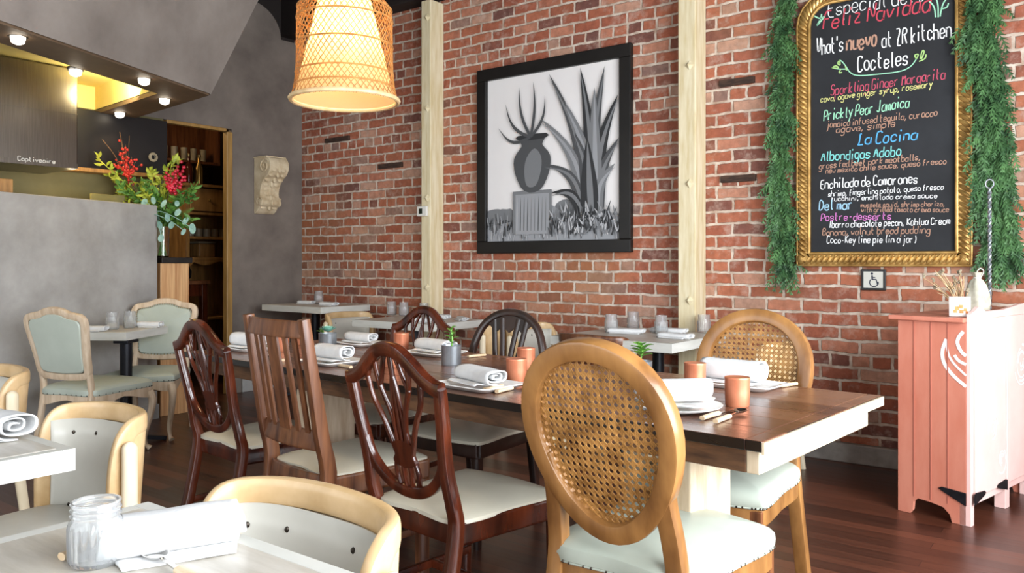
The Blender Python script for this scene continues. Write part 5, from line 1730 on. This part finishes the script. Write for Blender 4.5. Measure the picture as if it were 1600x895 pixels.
def plate(label, x, y, z, rz, w=.20, d=.20, shape='square', group='white plates on the long table'):
    if shape == 'square':
        o_ = rrect(1, 1, .22, 4)
        rg = [[(px * w * k, py * d * k, zz) for px, py in o_] for k, zz in ((.72, 0), (.80, .002), (1.0, .016), (.99, .019), (.80, .008), (.5, .007))]
        b = MB().rings(rg)
    else:
        b = MB().lathe([(.07, 0), (.085, .003), (.128, .017), (.13, .02), (.126, .02), (.088, .007), (0, .006)], 44)
    o = b.build('plate', M['china'], None, smooth=50, loc=(x, y, z))
    o.rotation_euler = (0, 0, rz)
    return tag(o, label, 'plate', group)


def cup_proto(label, p):
    t = thing('copper_cup', label, 'cup', p, 0, 'copper cups on the long table')
    MB().lathe([(.034, 0), (.036, .004), (.0375, .045), (.0375, .082), (.0385, .086), (.0375, .089), (.0355, .088)], 32, caps=True).build('cup_body', M['copper'], t)
    MB().lathe([(.0365, .0865), (.035, .084), (.034, .02), (.0, .019)], 32, caps=False).build('cup_inside', M['copper_in'], t)
    return t


TZ = .7602
cups = [((1152, 634), 'copper cup nearest the pale table end'), ((1086, 606), 'copper cup in front of the far cane back chair'), ((807, 598), 'nearer of the two copper cups left of the foreground cane chair'),
        ((822, 577), 'farther of the two copper cups left of the foreground cane chair'), ((612, 573), 'copper cup glimpsed through the near shield back chair'), ((627, 548), 'copper cup beyond the near shield back chair crest'),
        ((440, 548), 'copper cup behind the left slats of the tall oak chair'), ((470, 538), 'copper cup behind the right slats of the tall oak chair')]
c0 = None
for (px, py), lab in cups:
    p = P(px, py, .76); p.z = TZ
    if c0 is None:
        c0 = cup_proto(lab, p)
    else:
        dup(c0, p, 0, lab)

TD = math.atan2(-.08, .997)     # direction of the long table


def tv(px, py, z=.76):
    return P(px, py, z)


# plates and napkins on the long table
for i, (lab, p, w_, d_, shape, rz) in enumerate((
        ('white square plate at the left end of the long table', (-3.46, 2.40), .20, .20, 'square', TD),
        ('white square plate behind the tall oak chair', (-2.72, 2.30), .24, .22, 'square', TD),
        ('white square plate at the far left of the table, behind the succulent pot', (-3.20, 2.90), .24, .2, 'square', TD),
        ('white square plate in front of the hoop back chair', (-2.60, 2.82), .26, .22, 'square', TD),
        ('white square plate right of the near shield back chair', (-1.79, 2.17), .27, .22, 'square', TD),
        ('white round plate in front of the foreground cane chair', (-1.045, 2.20), 0, 0, 'round', 0),
        ('white square plate in front of the far cane back chair', (-1.06, 2.74), .28, .19, 'square', TD))):
    plate(lab, p[0], p[1], TZ, rz, w_, d_, shape)
o = MB()
o_ = rrect(.19, .19, .2, 4)
o.rings([[(x * k, y * k, z) for x, y in o_] for k, z in ((.8, 0), (1, .008), (.99, .011), (.75, .006))])
o = o.build('side_plate', M['china'], None, smooth=50, loc=(-1.045, 2.20, TZ + .021)); o.rotation_euler = (0, 0, TD + .3)
tag(o, 'smaller square white plate stacked on the round white plate', 'plate')
napkin('rolled white napkin at the left end of the long table', -3.46, 2.40, TZ + .0195, TD + .1, .19, .10, .075, 2)
napkin('rolled white napkin behind the tall oak chair', -2.72, 2.31, TZ + .0195, TD, .19, .10, .07, 3)
napkin('rolled white napkin beside the blue succulent pot', -3.20, 2.90, TZ + .0195, TD, .2, .09, .055, 4)
napkin('rolled white napkin behind the green plant pot', -2.60, 2.83, TZ + .0195, TD - .1, .21, .10, .06, 5)
napkin('rolled white napkin right of the near shield back chair', -1.79, 2.18, TZ + .0195, TD - .25, .21, .11, .058, 6)
napkin('loosely rolled napkin on the stacked plates by the foreground cane chair', -1.075, 2.21, TZ + .0325, TD + .85, .21, .10, .062, 7)
napkin('tall rolled napkin in front of the far cane back chair', -1.08, 2.74, TZ + .0195, TD, .21, .11, .085, 8)


def tin_pot(label, p, h, r):
    t = thing('tin_planter', label, 'planter', p, 0, 'tin planters on the long table')
    MB().lathe([(r * .94, 0), (r, .006), (r, h - .004), (r * 1.03, h), (r * .97, h), (r * .94, h - .02), (0, h - .021)], 28).build('tin_pot', M['tin'], t)
    MB().lathe([(r * .93, h - .022), (r * .9, h - .012), (0, h - .008)], 20).build('soil', M['soil'], t)
    return t


def leaf_(b, p, d, L, w_, curl=.2):
    d = d.normalized(); s = d.cross(V((0, 0, 1)))
    s = s.normalized() if s.length > .05 else V((1, 0, 0))
    u = s.cross(d)
    vs = [p]
    for q, k in ((.25, .75), (.5, 1), (.75, .8)):
        c = p + d * L * q - V((0, 0, curl * L * q * q))
        vs += [c + s * w_ * k + u * w_ * .25, c - s * w_ * k + u * w_ * .25, c]
    vs.append(p + d * L - V((0, 0, curl * L)))
    fs = [(0, 1, 3), (0, 3, 2), (1, 4, 6, 3), (3, 6, 5, 2), (4, 7, 9, 6), (6, 9, 8, 5), (7, 10, 9), (9, 10, 8)]
    b.add(vs, fs)


p = tv(705, 570); t = tin_pot('tin planter with a leafy green stem in the middle of the long table', V((p.x, p.y, TZ)), .085, .043)
b = MB(); b.tube(crv([(0, 0, .07), (.006, .0, .11), (-.004, .004, .15)], 4), .0035, 6)
r_ = random.Random(14)
for k in range(12):
    a = k * 2.4; z = .09 + .006 * k
    leaf_(b, V((0, 0, z)), V((math.cos(a), math.sin(a), .55)), .05 - .0015 * k, .013)
b.build('leafy_stem', M['leaf'], t, smooth=60)
p = tv(512, 541); t = tin_pot('tin planter with a blue green succulent rosette on the long table', V((p.x, p.y, TZ)), .07, .047)
b = MB()
for k in range(34):
    a = k * 2.399; q = k / 34
    leaf_(b, V((.004, 0, .075)), V((math.cos(a), math.sin(a), .25 + 1.6 * (1 - q))), .024 + .03 * q, .012 + .004 * q, -.1)
b.build('rosette', M['succulent'], t, smooth=60)
b = MB(); leaf_(b, V((-.02, -.01, .07)), V((-1, -.6, .5)), .05, .01); leaf_(b, V((-.02, -.01, .07)), V((-.9, -.2, .9)), .04, .01)
b.build('side_leaves', M['leaf'], t, smooth=60)
t = tin_pot('tin planter with round green leaves hidden behind the foreground cane chair', V((-1.375, 2.58, TZ)), .085, .043)
b = MB(); b.tube([(0, 0, .07), (.01, 0, .13)], .003, 6)
for k in range(11):
    a = k * 2.4; z = .10 + .004 * k
    leaf_(b, V((.005, 0, z)), V((math.cos(a), math.sin(a), .5)), .052, .019)
b.build('round_leaves', M['leaf'], t, smooth=60)


def knife(label, x, y, z, rz, group='pale handled knives'):
    t = thing('table_knife', label, 'knife', (x, y, z), rz, group)
    MB().sweep([(0, 0, .007), (.05, 0, .0075), (.10, 0, .007)], .016, .012, (0, 0, 1), rnd=.8).build('handle', M['handle'], t)
    MB().prism([(.1, -.006), (.2, -.008), (.215, 0), (.205, .007), (.1, .006)], .002, lambda a, c, d: (a, c, .005 + d)).build('blade', M['cutlery'], t, smooth=0)
    return t


def spoon(label, x, y, z, rz, group='pale handled spoons'):
    t = thing('table_spoon', label, 'spoon', (x, y, z), rz, group)
    MB().sweep([(0, 0, .007), (.05, 0, .0075), (.095, 0, .007)], .016, .012, (0, 0, 1), rnd=.8).build('handle', M['handle'], t)
    b = MB()
    b.sweep([(.095, 0, .007), (.13, 0, .009), (.15, 0, .008)], .007, .004, (0, 0, 1))
    rg = []
    for k, z in ((.1, .0035), (.5, .005), (.85, .009), (1, .013), (.93, .0135), (.7, .008), (.2, .005)):
        rg.append([(.175 + .03 * k * math.cos(2 * PI * q / 20), .019 * k * math.sin(2 * PI * q / 20), z) for q in range(20)])
    b.rings(rg)
    b.build('bowl', M['cutlery'], t)
    return t


def fork(label, x, y, z, rz):
    t = thing('table_fork', label, 'fork', (x, y, z), rz)
    MB().sweep([(0, 0, .007), (.05, 0, .0075), (.095, 0, .007)], .016, .012, (0, 0, 1), rnd=.8).build('handle', M['handle'], t)
    b = MB().sweep([(.095, 0, .007), (.14, 0, .006), (.155, 0, .006)], .008, .004, (0, 0, 1))
    b.bb(.15, .168, -.011, .011, .004, .007)
    for k in range(4):
        b.bb(.168, .205, -.011 + .0062 * k, -.0075 + .0062 * k, .004, .0065)
    b.build('tines', M['cutlery'], t, smooth=0)
    return t


def aim(a, b_):
    return math.atan2(b_.y - a.y, b_.x - a.x)


a, e = tv(1097, 657), tv(1152, 640); knife('table knife beside the round plate in front of the foreground cane chair', a.x, a.y, TZ, aim(a, e))
a, e = tv(1118, 662), tv(1170, 642); spoon('table spoon lying just in front of the copper cup nearest the table end', a.x, a.y, TZ, aim(a, e))
a, e = tv(1244, 602), tv(1200, 609); fork('table fork with pale handle right of the far cane chair setting', a.x, a.y, TZ, aim(a, e))
a, e = tv(757, 611), tv(800, 602); knife('table knife beside the plate right of the near shield back chair', a.x, a.y, TZ, aim(a, e))
a, e = tv(776, 615), tv(820, 604); spoon('table spoon beside the plate right of the near shield back chair', a.x, a.y, TZ, aim(a, e))
a, e = tv(758, 556.5), tv(722, 560); knife('table knife beside the plate in front of the hoop back chair', a.x, a.y, TZ, aim(a, e))
a, e = tv(545, 578), tv(500, 570); knife('table knife between the tall oak chair and the near shield back chair', a.x - .02, a.y + .03, TZ, aim(a, e))
a, e = tv(443, 565), tv(420, 560); spoon('table spoon glimpsed through the slats of the tall oak chair', a.x, a.y, TZ, aim(a, e))

# glass jars and tumblers


def jar_mesh():
    k = 40
    out = [(.031, 0), (.0355, .004), (.037, .012), (.0375, .058), (.036, .066), (.033, .070), (.0335, .073), (.0355, .075), (.0335, .078), (.0335, .081), (.0355, .083), (.0335, .086), (.0335, .090), (.035, .092), (.034, .0945)]
    inn = [(.0315, .0945), (.031, .088), (.031, .070), (.0335, .063), (.0345, .055), (.034, .014), (.031, .008), (.0, .007)]
    b = MB(); rings = []
    for i, (r, z) in enumerate(out + inn):
        fl = i in (2, 3)
        rings.append([(r * (1 + (.05 * math.cos(20 * 2 * PI * q / 80) if fl else 0)) * math.cos(2 * PI * q / 80), r * (1 + (.05 * math.cos(20 * 2 * PI * q / 80) if fl else 0)) * math.sin(2 * PI * q / 80), z) for q in range(80)])
    return b.rings(rings)


p = P(150, 880, .75)
jar0 = jar_mesh().build('glass_jar', M['jar'], None, smooth=50, loc=(p.x, p.y, .7502))
tag(jar0, 'clear ribbed glass jar nearest the camera, beside the large rolled napkin', 'jar', 'clear glass jars on the tables')
JS = [((955, 519), .75, 'glass jar on the left part of the table by the right post'), ((1033, 521), .75, 'glass jar at the right corner of the table by the right post'),
      ((1044, 506), .75, 'glass jar nearest the right timber post'), ((1104, 519), .75, 'glass jar between the right post and the far cane chair'),
      ((689, 489), .75, 'glass jar at the left foot of the thermostat post'), ((727, 490), .75, 'glass jar between two napkins left of the hoop back chair'),
      ((781, 480), .75, 'glass jar beside the wall right of the hoop chair'), ((498, 474), .82, 'glass jar on the far corner table, beside its left napkin'),
      ((536, 466), .82, 'glass jar on the far corner table next to the brick'), ((177, 527), .75, 'left glass jar on the small french chair table'), ((195, 520), .75, 'right glass jar on the small french chair table')]
for (px, py), z, lab in JS:
    q = P(px, py, z)
    o = jar0.copy(); COL.objects.link(o); o['label'] = lab
    o.scale = (1.1, 1.1, 1.22)
    lim = {.75: 4.83, .82: 4.92}[z]
    o.location = (q.x, min(q.y, lim), z + .0002)
    if px in (177, 195):
        q = {177: V((-5.38, 2.66)), 195: V((-5.42, 2.80))}[px]
        o.location = (q.x, q.y, .7502)
    if px in (1104, 1044):
        o.location.x = min(o.location.x, -2.03)

# napkins on the pale tables
napkin('large rolled white napkin beside the near glass jar', -1.185, .685, .7502, 1.15, .185, .10, .068, 11)
napkin('white napkin on the table at the left photo edge', -2.31, .845, .7502, .1, .19, .12, .075, 12)
napkin('white napkin left of the jar on the table by the right post', -2.50, 4.50, .7502, .25, .22, .085, .035, 13)
napkin('white napkin close to the wall on the table by the right post', -2.30, 4.70, .7502, .1, .22, .085, .035, 14)
napkin('white napkin at the right edge of the table by the right post', -2.10, 4.38, .7502, -.1, .2, .08, .035, 15)
napkin('white napkin nearest the camera on the thermostat post table', -4.19, 4.40, .7502, .1, .18, .09, .04, 16)
napkin('white napkin by the wall on the thermostat post table', -4.32, 4.74, .7502, .1, .18, .08, .04, 17)
napkin('white napkin behind the hoop chair on the thermostat post table', -4.07, 4.74, .7502, -.6, .17, .07, .03, 18)
napkin('white napkin left of the jar on the far corner table', -5.95, 4.72, .8202, .1, .17, .08, .035, 19)
napkin('white napkin right of the jar on the far corner table', -5.56, 4.66, .8202, .1, .16, .08, .035, 20)
napkin('white napkin at the left of the small french chair table', -5.34, 2.53, .7502, .6, .13, .08, .04, 21)
napkin('white napkin at the right of the small french chair table', -5.36, 2.92, .7502, .6, .15, .08, .045, 22)
a, e = P(96, 877, .75), P(120, 868, .75); knife('table knife sticking out from under the near glass jar side', a.x, a.y, .7502, aim(a, e))
a, e = P(425, 853, .75), P(370, 862, .75); spoon('table spoon at the right end of the near large napkin', -.985, .62, .7502, PI * .97)
